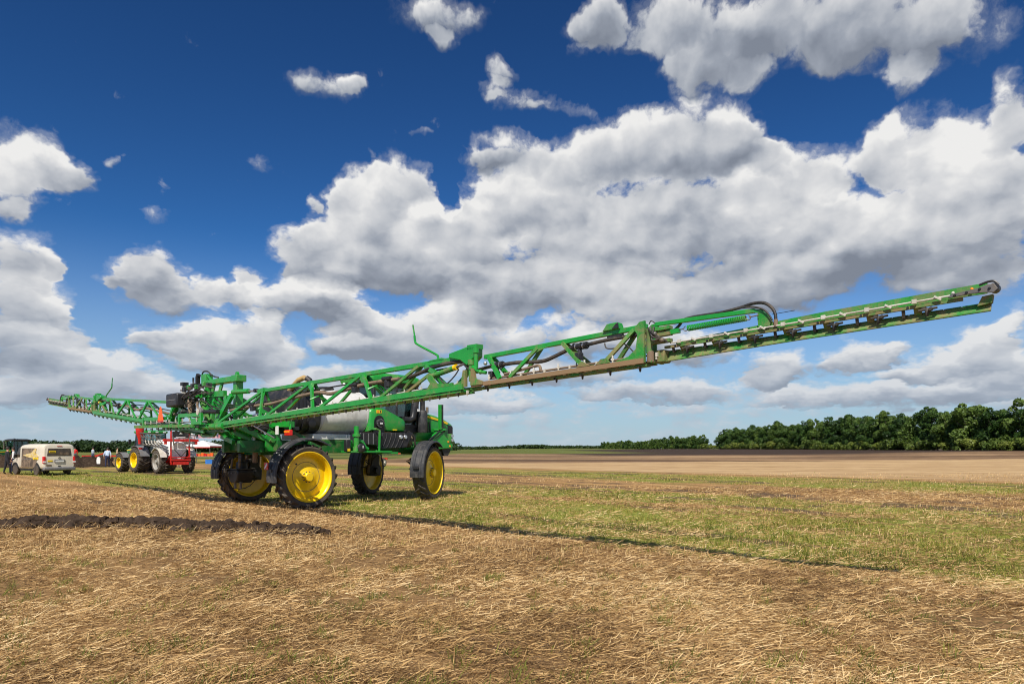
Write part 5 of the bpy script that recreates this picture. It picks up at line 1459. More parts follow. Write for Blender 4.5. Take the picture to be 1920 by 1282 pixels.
MB().tube(smooth_path([(-1.62, -1.5, 3.62), (-1.80, -1.5, 3.62), (-1.84, -1.5, 3.70), (-1.84, -1.5, 3.82)]), .03, 8).build('breather_pipe', BLACK, ms)
# black reservoir and valve cluster
rb = MB().box((-2.20, -1.80, 3.14), (.85, .42, .40)).build('reservoir', BLACK, SPR, bevel=.05)
MB().box((-2.20, -2.015, 3.14), (.7, .01, .02)).build('reservoir_seam', GREYP, rb)
fi = MB().lathe([(-.18, .05), (-.14, .085), (.12, .085), (.14, .06)], (-2.20, -1.62, 3.44), 'z', 14).build('line_filter', WHITEP, SPR)
MB().box((-2.20, -1.62, 3.64), (.18, .18, .10)).build('filter_cap', BLACK, fi)
vc = thing_valves = MB()
rg = random.Random(5)
for k in range(26):
    u = -1.95 + rg.random() * .85; z = 2.74 + rg.random() * .75; v = -1.60 - rg.random() * .25
    if k % 3 == 0: vc.lathe([(-.10, .05), (-.03, .06), (.05, .055), (.06, .03), (.12, .025)], (u, v, z), 'z' if k % 2 else 'x', 10)
    elif k % 3 == 1: vc.box((u, v, z), (.10 + .08 * rg.random(), .10, .08 + .08 * rg.random()))
    else: vc.lathe([(-.13, .045), (.13, .045)], (u, v, z), 'x', 10)
vcl = vc.build('valve_cluster', BLACK, SPR, 35)
for k in range(12):
    u = -1.95 + rg.random() * .85; z = 2.78 + rg.random() * .7
    MB().lathe([(-.02, .055), (.02, .055)], (u, -1.80, z), 'x' if k % 2 else 'z', 10).build('clamp_ring', CHROME if k % 3 else GREYST, vcl)
for k in range(9):
    u = -1.9 + rg.random() * 1.0; z = 2.8 + rg.random() * .6
    MB().tube(smooth_path([(u, -1.78, z), (u + .15, -1.92, z - .12), (u + .4 + rg.random() * .4, -1.85, z - .1 + rg.random() * .3), (u + .8 + rg.random() * .4, -1.62, z - .15 + rg.random() * .2)]), .010 + rg.random() * .010, 6).build('hydraulic_hose', BLACK_C, vcl)
MB().tube(smooth_path([(-1.30, -1.82, 3.10), (-1.18, -1.86, 3.02), (-1.16, -1.86, 2.84), (-1.12, -1.84, 2.72)]), .06, 10).build('suction_hose', HOSE, vcl)
MB().tube(smooth_path([(-.75, -1.82, 2.98), (-.62, -1.86, 3.02), (-.60, -1.88, 2.90), (-.50, -1.86, 2.74)]), .035, 8).build('suction_hose', HOSE, vcl)
gd = MB().lathe([(-.05, .12), (.03, .135), (.05, .11), (.05, 0)], (-.30, -1.93, 2.72), 'y', 20, rot=Matrix.Rotation(math.pi, 3, 'Z')).build('flow_meter', GREYP, vcl)
MB().lathe([(0, .09), (.012, .09), (.012, 0)], (-.30, -1.99, 2.72), 'y', 16, rot=Matrix.Rotation(math.pi, 3, 'Z')).build('meter_face', WHITEP, gd)
MB().tube([(-.2, -1.86, 2.72), (.55, -1.80, 2.70)], .06, 10).build('manifold_pipe', BLACK, vcl)
for k in range(6): MB().box((-1.6 + .27 * k, -1.70, 3.50 + .03 * math.sin(k * 2)), (.12, .14, .12)).build('solenoid', BLACK if k % 2 else GREEN, vcl, bevel=.01)
for u, z in ((-3.05, 2.83), (-2.5, 2.70)): MB().bar((u - .18, -1.62, z - .22), (u + .16, -1.62, z + .20), .22, .12, up=(0, 1, 0)).build('wing_stop', GREEN, SPR)
# hose runs from the mast into the right wing
for k in range(4):
    MB().tube(smooth_path([(-.6 + .2 * k, -1.60, 2.85 + .08 * k), (.3 + .15 * k, -1.68, 2.75 + .05 * k), (1.1, -1.66, 2.70 + .06 * k), (1.9, -1.62, 2.72 + .03 * k)]), .014, 6).build('hydraulic_hose', BLACK_C, SPR)
# lift arms (parallel linkage) and rear frame of the chassis
for s in (-1, 1):
    MB().bar((s * .58, -1.35, 2.36), (s * .62, -.35, 1.92), .12, .16).build('lift_arm', GREEN, SPR, bevel=.015)
    MB().bar((s * .60, -1.35, 3.15), (s * .62, -.30, 2.62), .10, .13).build('lift_arm', GREEN, SPR, bevel=.015)
    c = MB().tube([(s * .30, -1.20, 2.60), (s * .34, -.62, 1.95)], .05, 10).build('lift_cylinder', GREEN, SPR)
    MB().tube([(s * .34, -.62, 1.95), (s * .36, -.40, 1.68)], .026, 8).build('cylinder_rod', CHROME, c)
    fp = MB().prism([(-.48, 1.62), (-.10, 1.62), (.0, 1.9), (-.1, 2.35), (-.2, 2.72), (-.42, 2.72), (-.40, 2.3), (-.5, 2.0)], 'x', s * .66 - .04, s * .66 + .04).build('rear_frame_plate', GREEN, SPR, bevel=.01)
    for v, z in ((-.33, 1.92), (-.30, 2.15), (-.30, 2.62)): MB().lathe([(-.07, .055), (.07, .055)], (s * .68, v, z), 'x', 12).build('pivot_pin', GREEN_D, fp)
    MB().bar((s * .72, -.25, 2.40), (s * 1.45, -.1, 2.38), .20, .17).build('lamp_arm', GREEN, SPR, bevel=.01)
    lp = MB().box((s * 1.52, -.24, 2.14), (.30, .10, .16)).build('tail_lamp', REDLENS, SPR, bevel=.015)
    MB().box((s * 1.52, -.293, 2.17), (.30, .01, .05)).build('amber_lens', AMBER, lp)
    MB().bar((s * 1.52, -.20, 2.2), (s * 1.50, -.15, 2.38), .05, .04).build('lamp_stalk', GREEN, lp)
    MB().bar((s * 1.0, -.1, 2.32), (s * 1.15, .55, 1.95), .05, .08).build('frame_brace', DKGREEN, SPR)
MB().box((.98, -.30, 2.22), (.16, .02, .24)).build('notice_plate', LABELW, SPR)
MB().prism([(-1.0, 1.62), (.95, 1.62), (.95, 1.95), (-1.0, 1.95)], 'y', -.28, -.12).build('rear_crossmember', DKGREEN, SPR, bevel=.01)
for s in (-1, 1):
    la = MB().prism([(-1.40, 2.28), (-1.22, 2.30), (-.30, 1.98), (-.22, 1.84), (-.36, 1.74), (-1.36, 2.10)], 'x', s * .40 - .03, s * .40 + .03).build('lower_link', GREEN, SPR, bevel=.01)
    for v, z in ((-1.30, 2.20), (-.34, 1.86)): MB().lathe([(-.06, .05), (.06, .05)], (s * .40, v, z), 'x', 12).build('pivot_pin', GREYST, la)
MB().bar((-.40, -.85, 2.03), (.40, -.85, 2.03), .09, .09).build('link_crossbar', GREEN, SPR)
MB().prism([(-1.5, 2.25), (.2, 2.26), (-.2, 2.02), (-.9, 2.02)], 'y', -1.62, -1.56).build('frame_web', GREEN, SPR)
MB().bar((-.55, -1.2, 2.05), (.2, -1.2, 1.88), .10, .12).build('link_bar', GREEN, SPR)
dc = MB().lathe([(-.03, .11), (.02, .11), (.03, .09), (.03, 0)], (.42, -.75, 1.97), 'y', 18, rot=Matrix.Rotation(math.pi, 3, 'Z')).build('speed_disc', LABELW, SPR)
MB().lathe([(0, .07), (.006, .07), (.006, .055), (0, .055)], (.42, -.785, 1.97), 'y', 18, closed=True).build('disc_ring', LABELK, dc)
MB().tube([(.30, -.6, 1.86), (.16, -.55, 1.30)], .075, 12).build('suction_pipe', HOSE, SPR)
MB().tube([(.72, -.9, 2.35), (.92, -.35, 2.0)], .022, 8).build('steel_rod', CHROME, SPR)
rg = random.Random(9)
for k in range(10):
    u = -.5 + rg.random() * 1.2
    MB().tube(smooth_path([(u, -1.3, 2.5 + rg.random() * .4), (u + .1, -.95, 2.2 + rg.random() * .4), (u + .2, -.6, 2.25 + rg.random() * .3), (u + .1, -.1, 2.0 + rg.random() * .3)]), .018, 6).build('hydraulic_hose', BLACK_C, SPR)
MB().box((.45, -.55, 2.35), (.5, .35, .25)).build('valve_block', BLACK, SPR, bevel=.02)
MB().lathe([(-.15, .09), (.15, .09)], (.2, -.5, 2.62), 'x', 14).build('accumulator', CHROME, SPR)

# ------------------------------------------------------------------ white van
def van():
    o = thing('parked_van', 'white panel van with brown and yellow side graphics parked left of the sprayer', 'van', (-28.9, 43.6, float(ground_z(-28.9, 43.6))), R(58.6))
    body = MB().loft([sring(y, hw, z0, z1, 6.5, 40) for y, hw, z0, z1 in ((0, .86, .42, 1.86), (.05, .91, .36, 1.95), (.16, .94, .33, 2.0), (2.5, .95, .33, 2.0), (2.95, .95, .33, 1.96), (3.25, .94, .33, 1.80), (3.62, .93, .33, 1.36), (3.75, .92, .33, 1.15), (4.25, .88, .34, 1.0), (4.42, .78, .40, .86))]).build('body', WHITE, o, 30)
    dark = mat('van_window', (.07, .055, .04), .12, var=.3, vscale=2.5)
    brown = mat('van_graphic', (.16, .115, .075), .45, var=.5, vscale=3.0)
    speck = mat('speckled_yellow_print', (.70, .48, .05), .45, dust=.45, dustcol=(.55, .50, .42), var=.3, vscale=9, dscale=7)
    cream = mat('van_cream_paint', (.66, .60, .48), .35, dust=.25, dustcol=(.5, .43, .31), coat=.3, var=.03)
    body.data.materials[0] = cream
    for q in ((.95, 1.5), (.95, 3.02)): MB().box((-.952, q[1], 1.05), (.01, .012, 1.25)).build('door_seam', GREYP, o)
    MB().box((-.956, 1.9, 1.02), (.01, 1.7, .02)).build('door_rail', GREYP, o)
    rw = MB().prism([(-.74, 1.22), (.74, 1.22), (.66, 1.72), (-.66, 1.72)], 'y', -.012, .12).build('rear_window', dark, o, bevel=.03)
    MB().box((-.42, -.018, 1.50), (.40, .01, .13)).build('window_sticker', LABELY, rw); MB().box((-.42, -.026, 1.50), (.32, .006, .04)).build('sticker_text', LABELK, rw)
    MB().box((.30, -.017, 1.38), (.55, .008, .18)).build('window_poster', brown, rw)
    MB().box((0, .0, 1.86), (.30, .04, .025)).build('brake_light', REDLENS, o)
    MB().box((.0, -.01, .92), (.62, .06, .20)).build('plate_recess', GREYP, o, bevel=.02); MB().box((0, -.045, .90), (.50, .01, .11)).build('number_plate', LABELW, o)
    MB().lathe([(0, .075), (.02, .075), (.02, .055), (.0, .055)], (0, -.02, 1.10), 'y', 18, closed=True).build('badge', GREYST, o)
    MB().box((-.02, -.02, .60), (.16, .02, .05)).build('handle_recess', LABELK, o)
    MB().box((-.55, -.012, .92), (.28, .01, .10)).build('rear_sticker', LABELY, o); MB().box((-.62, -.012, .64), (.30, .01, .10)).build('rear_sticker', brown, o)
    for s in (-1, 1):
        t = MB().box((s * .875, .05, .98), (.15, .16, .44)).build('tail_light', REDLENS, o, bevel=.03)
        MB().box((s * .875, .0, .86), (.152, .07, .10)).build('reversing_lens', LABELW, t)
    MB().box((0, .02, .42), (1.86, .26, .20)).build('bumper', GREYP, o, bevel=.05)
    MB().box((0, 2.2, .34), (1.7, 4.0, .12)).build('underbody', BLACK, o)
    for s in (-1, 1):
        MB().prism([(3.0, 1.15), (3.56, 1.15), (3.50, 1.30), (3.12, 1.74), (2.95, 1.74)], 'x', s * .91, s * .957).build('cab_window', dark, o)
        MB().prism([(1.0, .50), (2.85, .50), (2.75, 1.72), (1.0, 1.72), (.75, 1.1)], 'x', s * .93, s * .958).build('side_graphic', brown, o)
        MB().prism([(.55, 1.20), (1.0, 1.06), (1.7, 1.12), (2.3, 1.22), (2.62, 1.26), (2.2, 1.34), (1.5, 1.42), (1.1, 1.66), (.8, 1.70), (.95, 1.42)], 'x', s * .94, s * .968).build('yellow_swoosh', speck, o)
        MB().prism([(.62, 1.0), (1.25, 1.0), (1.22, 1.12), (.6, 1.14)], 'x', s * .94, s * .972).build('yellow_lettering_panel', LABELY, o)
        MB().box((s * .976, .92, 1.06), (.008, .36, .035)).build('lettering', LABELK, o)
        MB().box((s * 1.05, 3.42, 1.22), (.18, .10, .22)).build('mirror', LABELK, o, bevel=.03)
        for y in (.88, 3.68):
            ar = [(y + .42 * math.cos(math.pi * k / 10), .40 + .42 * math.sin(math.pi * k / 10)) for k in range(11)]
            MB().prism(ar, 'x', s * .90, s * .956).build('wheel_arch', LABELK, o)
            w = MB().lathe([(-.10, .21), (.09, .21), (.095, .18), (.06, .10), (.07, .0)], (s * .86, y, .33), 'x', 18, rot=Matrix.Rotation(0 if s > 0 else math.pi, 3, 'Z')).build('wheel', GREYST, o)
            MB().lathe([(-.10, .21), (-.11, .31), (-.08, .335), (.08, .335), (.11, .31), (.10, .21)], (s * .86, y, .33), 'x', 24).build('tyre', RUBBER, w)
    return o


van()


# ------------------------------------------------------------------ tractor
def tractor(label, loc, rz, sc=1.0, roofm=None, hoodm=None):
    """y forward, origin on the ground under the rear axle"""
    o = thing('farm_tractor', label, 'tractor', loc, rz); o.scale = (sc, sc, sc)
    R_ = wheel_proto(.84, .70, .50, 20); F_ = wheel_proto(.62, .54, .36, 18)
    for s in (-1, 1):
        w = R_ if s > 0 else dup(R_); w.parent = o; w.location = (s * .92, 0, .82); w.rotation_euler = (0, 0, 0 if s > 0 else math.pi)
        w = F_ if s > 0 else dup(F_); w.parent = o; w.location = (s * .90, 2.55, .61); w.rotation_euler = (0, 0, 0 if s > 0 else math.pi)
        f = MB(); rings = []
        for k in range(9):
            a = R(165 - k * 14); rings.append([(s * x, .92 * math.cos(a) * rr, .84 + .92 * math.sin(a) * rr) for x, rr in ((.62, 1.0), (1.22, 1.0), (1.22, 1.035), (.62, 1.035))])
        f.loft(rings); fo = f.build('fender', GREYP, o)
        MB().box((s * 1.1, -.62, 1.60), (.22, .08, .10)).build('tail_lamp', REDLENS, fo)
        f = MB(); rings = []
        for k in range(7):
            a = R(150 - k * 16); rings.append([(s * x, 2.55 + .70 * math.cos(a) * rr, .61 + .70 * math.sin(a) * rr) for x, rr in ((.68, 1.0), (1.13, 1.0), (1.13, 1.035), (.68, 1.035))])
        f.loft(rings); f.build('front_fender', GREYP, o)
    MB().box((0, .1, .82), (1.3, .5, .42)).build('rear_axle', BLACK, o, bevel=.04)
    MB().box((0, 1.4, .80), (.6, 2.9, .45)).build('chassis', BLACK, o, bevel=.04); MB().box((0, 2.55, .60), (1.4, .22, .22)).build('front_axle', BLACK, o)
    h = MB().loft([sring(y, u, a, b, 5, 28) for y, u, a, b in ((1.15, .48, 1.0, 1.78), (2.4, .46, 1.0, 1.70), (3.1, .40, 1.0, 1.58), (3.3, .30, 1.05, 1.45))]).build('hood', hoodm or GREEN, o, 40)
    for s in (-1, 1): MB().prism([(1.2, 1.55), (2.9, 1.44), (2.9, 1.50), (1.2, 1.62)], 'x', s * .47 - .02, s * .47 + .02).build('yellow_stripe', YELLOW, h)
    c = MB()
    for s in (-1, 1):
        for y0, y1 in ((-.35, -.25), (1.1, .95)): c.bar((s * .72, y0, 1.30), (s * .68, y1, 2.62), .08, .08)
        c.bar((s * .72, -.35, 1.32), (s * .72, 1.1, 1.32), .07, .09)
    c.bar((-.72, -.35, 1.32), (.72, -.35, 1.32), .07, .09)
    cb = c.build('cab_frame', BLACK, o)
    MB().loft([cring(z, u, v0, v1, .2) for z, u, v0, v1 in ((2.60, .74, -.45, 1.15), (2.66, .80, -.52, 1.25), (2.76, .80, -.52, 1.25), (2.83, .6, -.3, 1.0))]).build('cab_roof', roofm or GREEN, o, 40)
    for q in (-.5, 0, .5): MB().box((q, -.54, 2.70), (.16, .06, .09)).build('work_light', LABELW, cb)
    for s in (-1, 1): MB().prism([(-.30, 1.38), (1.06, 1.38), (.92, 2.58), (-.22, 2.58)], 'x', s * .715 - .005, s * .715 + .005).build('side_pane', GLASS, cb)
    MB().prism([(-.68, 1.38), (.68, 1.38), (.65, 2.58), (-.65, 2.58)], 'y', -.33, -.32).build('rear_pane', GLASS, cb)
    MB().box((0, .2, 1.75), (.5, .5, .8)).build('driver_seat', BLACK, cb, bevel=.05)
    MB().tube([(.50, 1.35, 1.7), (.50, 1.35, 2.55)], .05, 10).build('exhaust_pipe', GREYST, o)
    for s in (-1, 1): MB().box((s * 1.05, 1.1, 2.05), (.16, .06, .30)).build('mirror', BLACK, o)
    return o


RZ2 = R(49)
hx2, hy2 = -math.sin(RZ2), math.cos(RZ2)
CX, CY = -23.1, 46.6
tractor('green tractor with yellow wheels pulling the red and white trailed sprayer', (CX + 3.75 * hx2 + .1, CY + 3.75 * hy2 + .1, 0), RZ2 + R(3), 1.06)
tractor('dark green tractor with its cab showing above the van roof', (-44.9, 62.5, 0), R(150), .90, BLACK, DKGREEN)

# ------------------------------------------------------------------ trailed sprayer behind that tractor
ts = thing('trailed_sprayer', 'red and white trailed crop sprayer hitched behind the green tractor', 'sprayer', (CX, CY, 0), RZ2)
W2 = wheel_proto(.80, .34, .54, 20, mat('cream_rim', (.34, .33, .30), .5, dust=.4))
for s in (-1, 1):
    w = W2 if s > 0 else dup(W2)
    w.parent = ts; w.location = (s * .98, 0, .79); w.rotation_euler = (0, 0, 0 if s > 0 else math.pi)
    f = MB(); rings = []
    for k in range(9):
        a = R(160 - k * 15); rings.append([(s * x, .90 * math.cos(a) * rr, .79 + .90 * math.sin(a) * rr) for x, rr in ((.78, 1.0), (1.2, 1.0), (1.2, 1.03), (.78, 1.03))])
    f.loft(rings); f.build('mudguard', WHITEP, ts)
TANKW = mat('white_tank', (.80, .80, .77), .4, dust=.2, dustcol=(.5, .45, .36))
MB().loft([sring(y, u, a, b, 3.2, 30) for y, u, a, b in ((-.80, .46, 1.0, 2.05), (-.68, .56, .92, 2.14), (.4, .72, .82, 2.30), (1.6, .72, .85, 2.30), (1.9, .5, 1.0, 2.1))]).build('spray_tank', TANKW, ts, 40)
MB().box((0, .6, .70), (1.0, 3.6, .20)).build('chassis', RED, ts); MB().bar((0, 2.2, .70), (0, 3.4, .62), .18, .16).build('drawbar', RED, ts)
MB().box((0, 0, .79), (1.8, .16, .16)).build('axle', RED, ts)
fr = MB()
for s in (-1, 1):
    fr.bar((s * .62, -1.05, .75), (s * .58, -1.0, 2.95), .08, .09); fr.bar((s * .62, -1.0, 1.2), (s * .60, -.3, .8), .08, .08)
fr.bar((-1.15, -1.16, 2.24), (1.15, -1.16, 2.24), .14, .17)
fr.bar((-.66, -1.1, .92), (.66, -1.1, .92), .10, .11); fr.bar((-.62, -1.1, 1.10), (.62, -1.1, 1.10), .10, .06)
red = fr.build('lift_frame', RED, ts)
for s in (-1, 1):
    MB().bar((0, -1.14, 1.14), (s * .42, -1.14, 1.62), .04, .04).build('brace', BLACK, red)
    MB().bar((s * 1.0, -1.16, 1.96), (s * 1.0, -1.16, 2.18), .16, .10).build('boom_hanger', RED, red)
    MB().tube([(s * .5, -1.22, 1.9), (s * .55, -1.2, 2.5)], .05, 8).build('lift_ram', GREYST, red)
bp_ = MB().box((0, -1.08, 2.62), (1.05, .05, .42)).build('black_panel', BLACK, ts)
MB().box((0, -1.11, 2.44), (.62, .01, .06)).build('panel_lettering', LABELW, bp_); MB().prism([(-.10, 2.66), (.12, 2.66), (.02, 2.78)], 'y', -1.115, -1.106).build('panel_emblem', LABELW, bp_)
rg = random.Random(3)
for s in (-1, 1):
    fo = MB()
    for k in range(4):
        z = 1.75 + k * .27; u = s * (1.0 + .06 * k)
        fo.bar((u, -.9, z), (u, 3.0, z + .25), .06, .07)
        if k < 3:
            for q in range(7): fo.bar((u, -.7 + q * .52, z + .05 + q * .03), (u + s * .06, -.44 + q * .52, z + .30 + q * .03), .035, .035)
    fo.build('folded_boom', GREYST, ts)
    hz = MB()
    for k in range(5): hz.tube(smooth_path([(s * 1.05, -.8 + k * .5, 2.2), (s * 1.15, -.5 + k * .5, 1.95), (s * 1.1, -.1 + k * .5, 2.25)]), .02, 5)
    hz.build('boom_hose', WHITEP, ts)
MB().lathe([(-.75, .10), (-.4, .12), (-.1, .22), (.35, .28), (.45, .26), (.45, 0)], (-1.12, 2.8, 2.75), 'z', 14).build('red_hopper', RED, ts)


# ------------------------------------------------------------------ people
def person(loc, face, shirt, trousers, label, bend=0.0, hold=None, hair=HAIRM, h=1.75, bare_arms=True):
    k = h / 1.75
    J = {'pel': (0, 0, .96, .145), 'wst': (0, .0, 1.10, .135), 'che': (0, .01, 1.34, .165), 'nck': (0, .02, 1.50, .06), 'hd0': (0, .035, 1.58, .085), 'hd1': (0, .04, 1.68, .098), 'hd2': (0, .03, 1.75, .055)}
    E = [('pel', 'wst'), ('wst', 'che'), ('che', 'nck'), ('nck', 'hd0'), ('hd0', 'hd1'), ('hd1', 'hd2')]
    for s, n in ((-1, 'l'), (1, 'r')):
        J['sh' + n] = (s * .19, .0, 1.43, .075); J['el' + n] = (s * .27, .0, 1.15, .05); J['wr' + n] = (s * .26, .12, .93, .036); J['ha' + n] = (s * .25, .17, .85, .038); J['fi' + n] = (s * .245, .20, .79, .02)
        st = .10 * s
        J['hp' + n] = (s * .095, 0, .90, .115); J['kn' + n] = (s * .11, .03 + st, .50, .075); J['an' + n] = (s * .12, st * 1.4 - .02, .09, .048); J['to' + n] = (s * .13, st * 1.4 + .14, .035, .04)
        E += [('che', 'sh' + n), ('sh' + n, 'el' + n), ('el' + n, 'wr' + n), ('wr' + n, 'ha' + n), ('ha' + n, 'fi' + n), ('pel', 'hp' + n), ('hp' + n, 'kn' + n), ('kn' + n, 'an' + n), ('an' + n, 'to' + n)]
    names = list(J); up = {'wst', 'che', 'nck', 'hd0', 'hd1', 'hd2'} | {a + n for a in ('sh', 'el', 'wr', 'ha', 'fi') for n in 'lr'}
    co = []
    for n in names:
        x, y, z, r = J[n]
        if bend and n in up:
            v = Matrix.Rotation(-bend * (.6 if n == 'wst' else 1), 3, 'X') @ Vector((x, y, z - .98)); x, y, z = v.x, v.y, v.z + .98
            if n[:2] in ('el', 'wr', 'ha', 'fi'): y += .0
        co.append((x * k, y * k, z * k))
    me = bpy.data.meshes.new('person'); me.from_pydata(co, [(names.index(a), names.index(b)) for a, b in E], [])
    ob = bpy.data.objects.new('person', me); COL.objects.link(ob)
    md = ob.modifiers.new('skin', 'SKIN'); md.use_smooth_shade = True
    for i, n in enumerate(names):
        sv = me.skin_vertices[0].data[i]; r = J[n][3] * k
        sv.radius = (r * 1.12, r * .80) if n in ('pel', 'wst', 'che') else (r, r); sv.use_root = n == 'pel'
    ob.modifiers.new('sub', 'SUBSURF').levels = 1
    dg = bpy.context.evaluated_depsgraph_get(); dg.update()
    nm = bpy.data.meshes.new_from_object(ob.evaluated_get(dg))
    ob.modifiers.clear(); ob.data = nm; bpy.data.meshes.remove(me)
    nm.materials.clear()
    for m in (SKIN, shirt, trousers, LABELK): nm.materials.append(m)
    cl = {}
    for i, n in enumerate(names): cl[n] = Vector(co[i])
    for p in nm.polygons:
        c = p.center; b = min(names, key=lambda n: (cl[n] - c).length - J[n][3] * .6 * k)
        q = b[:2]
        p.material_index = 0 if q in ('hd', 'nc', 'ha', 'fi') or (q == 'wr' and bare_arms) else 1 if q in ('sh', 'el', 'ch', 'ws', 'wr') else 3 if q in ('to',) or (q == 'an' and c.z < .1 * k) else 2
        p.use_smooth = True
    ob.location = (loc[0], loc[1], float(ground_z(loc[0], loc[1]))); ob.rotation_euler = (0, 0, face)
    tag(ob, label, 'person')
    hd = cl['hd1']
    MB().ball((hd.x, hd.y - .02 * k, hd.z + .03 * k), .112 * k, 10, 7, (1, 1.05, .95)).build('hair', hair, ob)
    if hold:
        pass
    return ob


def cloth(n, c): return mat('cloth_' + n, c, .85, var=.12)


TE = math.pi / 2
person((-33.2, 44.9), R(-35), cloth('black', (.012, .012, .016)), cloth('black2', (.014, .014, .02)), 'person in a dark suit standing beside the front of the van', bare_arms=False)
person((-35.0, 46.2), R(60), cloth('yellow', (.75, .55, .04)), cloth('grey', (.12, .12, .13)), 'person in a yellow shirt at the far left edge of the picture')
person((-34.3, 47.0), R(120), cloth('white', (.68, .68, .66)), cloth('navy', (.02, .025, .06)), 'person in a white top behind the one in the dark suit')
person((-33.6, 47.9), R(-140), cloth('red', (.45, .04, .035)), cloth('dark', (.03, .03, .035)), 'person in a dark red top between the dark suit and the van')
person((-53.9, 84.2), R(30), cloth('bright_red', (.62, .012, .012)), cloth('denim', (.09, .12, .18)), 'person in a bright red shirt just right of the van')
person((-52.5, 85.5), R(-30), cloth('pale_blue', (.38, .44, .50)), cloth('denim2', (.06, .08, .16)), 'person in a grey-blue shirt standing behind the red harrow')
person((-50.0, 84.5), R(10), cloth('brown', (.09, .035, .025)), cloth('brown2', (.10, .04, .03)), 'person all in dark brown standing by the red harrow')
person((-48.0, 83.0), R(-60), cloth('beige', (.55, .42, .27)), cloth('dark_blue', (.03, .035, .08)), 'person in a beige shirt behind the stooping one in light blue')
person((-36.1, 60.9), R(25), cloth('light_blue', (.45, .55, .72)), cloth('navy2', (.015, .02, .06)), 'person in a light blue shirt and navy trousers walking bent forward', bend=R(22))
person((-47.6, 86.5), R(40), cloth('white2', (.72, .72, .72)), cloth('jeans', (.12, .17, .27)), 'person in a white shirt and jeans left of the tractor')
bag = MB().loft([[(x * w, y * .05, z) for x, y in ((-1, -1), (1, -1), (1, 1), (-1, 1))] for z, w in ((0, .14), (.3, .17), (.52, .13), (.62, .05))]).build('carrier_bag', LABELW)
bag.location = (-36.75, 60.7, .32); tag(bag, 'white carrier bag held by the person in light blue', 'bag')

# ------------------------------------------------------------------ show-ground odds and ends
def harrow(label, loc, rz, L, cat='harrow'):
    o = thing('disc_harrow', label, cat, loc, rz)
    for y in (0, .9): MB().bar((-L / 2, y, .72), (L / 2, y, .72), .14, .14).build('frame_bar', RED, o)
    for k in range(int(L / .35)):
        x = -L / 2 + .2 + k * .35
        MB().lathe([(-.01, .27), (.03, .25), (.04, 0)], (x, .1 + (k % 2) * .8, .30), 'x', 14).build('disc', GREYST, o)
        MB().bar((x, .1 + (k % 2) * .8, .30), (x, (k % 2) * .9, .70), .05, .05).build('tine', RED, o)
    MB().bar((0, 0, .75), (0, 2.2, .6), .14, .14).build('drawbar', RED, o)
    for s in (-1, 1): MB().bar((s * L * .3, .4, .75), (s * L * .12, .4, 1.15), .12, .12).build('wing_frame', RED, o)
    return o


harrow('long red disc harrow lying behind the dark earth bank', (-51.0, 87.0, 0), R(0), 7.6)
harrow('red harrow standing right behind the tractor front wheels', (-44.0, 84.0, 0), R(15), 4.6)
harrow('red and grey implement seen far off under the belly of the sprayer', (-26.5, 150, -.2), R(0), 6.0)

tent = thing('market_tent', 'white peaked canopy tent with red edging behind the trailed sprayer', 'tent', (-36.2, 80, 0), R(-10))
cv = MB(); pk = (0, 0, 2.62); cs = [(-1.9, -1.5, 1.98), (1.9, -1.5, 1.98), (1.9, 1.5, 1.98), (-1.9, 1.5, 1.98)]
cv.add(cs + [pk] + [(x, y, 1.80) for x, y, z in cs], [(0, 1, 4), (1, 2, 4), (2, 3, 4), (3, 0, 4)] + [(i, 5 + i, 5 + (i + 1) % 4, (i + 1) % 4) for i in range(4)])
cv.build('canopy', LABELW, tent, smooth=0)
MB().box((0, -1.51, 1.79), (3.8, .02, .10)).build('red_valance', RED, tent); MB().box((1.91, 0, 1.86), (.02, 3.0, .16)).build('red_valance', RED, tent)
for x in (-1.85, 1.85):
    for y in (-1.45, 1.45): MB().tube([(x, y, 0), (x, y, 1.98)], .025, 6).build('pole', CHROME, tent)
tb_ = thing('display_table', 'folding display table piled with orange goods under the tent', 'table', (-34.0, 75.5, 0), R(-8))
MB().box((0, 0, .80), (2.6, .7, .05)).build('table_top', GREYP, tb_)
for x in (-1.2, 1.2):
    for y in (-.3, .3): MB().tube([(x, y, 0), (x, y, .8)], .02, 6).build('leg', GREYST, tb_)
GOODS = [('short red goods box at the end of the display table next to the trailed sprayer', REDLENS, .24), ('low orange goods box, second along the display table', ORANGE, .22), ('tall orange goods box, third along the display table', ORANGE, .34),
         ('red goods box in the middle of the orange ones on the display table', REDLENS, .26), ('low orange goods box, fifth along the display table', ORANGE, .24), ('tall orange goods box at the far end of the display table', ORANGE, .34)]
for k, (lab, m_, hh) in enumerate(GOODS):
    q = MB().box((0, 0, hh / 2), (.26, .3, hh)); q.box((0, 0, hh + .01), (.28, .32, .02))
    q = q.build('goods_box', m_, None, bevel=.01)
    q.location = (-34.9 + k * .36, 75.6 - k * .05, .826); tag(q, lab, 'box', 'goods boxes on the display table')
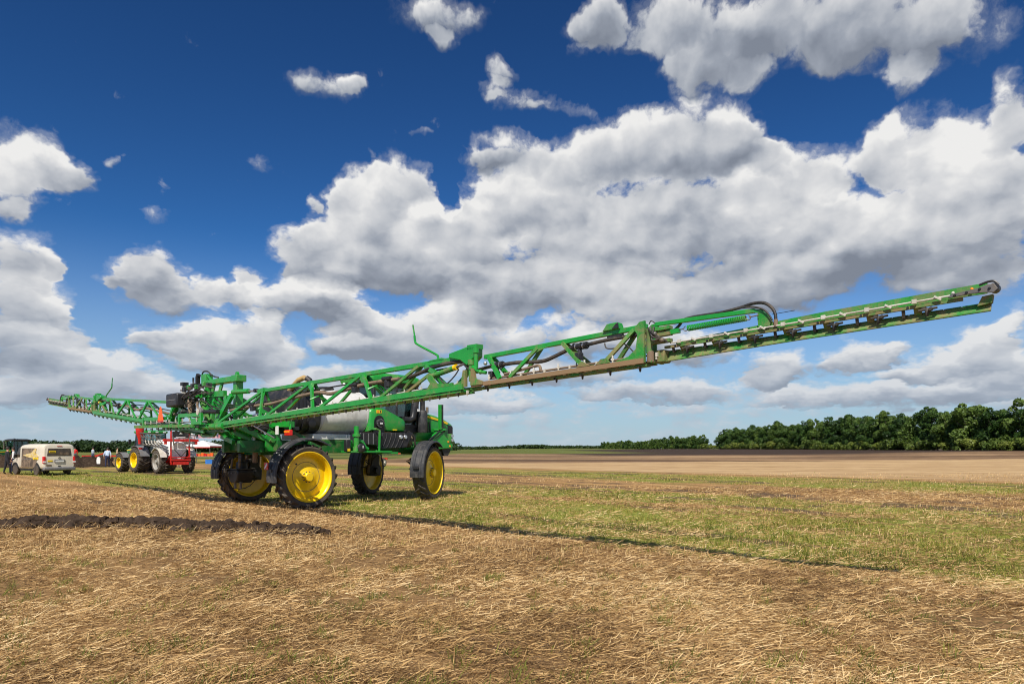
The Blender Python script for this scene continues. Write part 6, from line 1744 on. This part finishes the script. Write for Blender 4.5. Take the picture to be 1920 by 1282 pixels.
cr = MB(); cr.box((0, 0, .03), (.7, .5, .06))
for x, y, a, b in ((-.34, 0, .03, .5), (.34, 0, .03, .5), (0, -.24, .7, .03), (0, .24, .7, .03)): cr.box((x, y, .26), (a, b, .46))
c_ = cr.build('plastic_crate', mat('blue_plastic', (.03, .16, .50), .45)); c_.location = (-32.6, 73.6, 0); tag(c_, 'blue plastic crate on the grass in front of the display table', 'crate')

# printed banner on posts behind the boom
bm = bpy.data.materials.new('banner_print'); bm.use_nodes = True
g = G(bm.node_tree); P_ = g.n('ShaderNodeTexCoord').outputs['Object']
c1 = g.ramp(g.vor(P_, 5.0, 0, .5, 'F1', 1.0, out='Color'), [(.2, (.05, .06, .09)), (.45, (.35, .38, .45)), (.62, (.45, .10, .12)), (.8, (.62, .60, .60))])
g.put(bm.node_tree.nodes['Principled BSDF'].inputs['Base Color'], c1); bm.node_tree.nodes['Principled BSDF'].inputs['Roughness'].default_value = .6
bn = thing('banner', 'long printed banner on tall grey posts seen under the boom', 'banner', (-27.3, 60, 0), R(0))
MB().box((0, 0, 2.82), (4.2, .04, .46)).build('printed_sheet', bm, bn)
for x in (-2.0, 2.08): MB().tube([(x, .05, 0), (x, .05, 3.1)], .05, 8).build('post', GREYST, bn)

# gauge wheel of an implement parked far behind the sprayer
gw = thing('implement', 'small implement with one white rimmed wheel parked far behind the sprayer', 'implement', (-11.9, 62.8, 0), R(-20))
w = wheel_proto(.40, .22, .26, 14, WHITEP); w.parent = gw; w.location = (.15, -.1, .40)
MB().lathe([(-.02, .40), (.0, .41), (.03, .36), (.05, .2), (.05, 0)], (-.45, .1, .50), 'y', 20, rot=Matrix.Rotation(math.pi, 3, 'Z')).build('shield_disc', GREYST, gw)
MB().bar((-1.5, .4, .75), (.4, .2, .75), .12, .12).build('frame', RED, gw); MB().bar((.15, .05, .75), (.15, .05, .40), .08, .08).build('wheel_arm', GREYST, gw)
MB().bar((-1.4, .4, .0), (-1.4, .4, .75), .10, .10).build('stand', GREYST, gw)
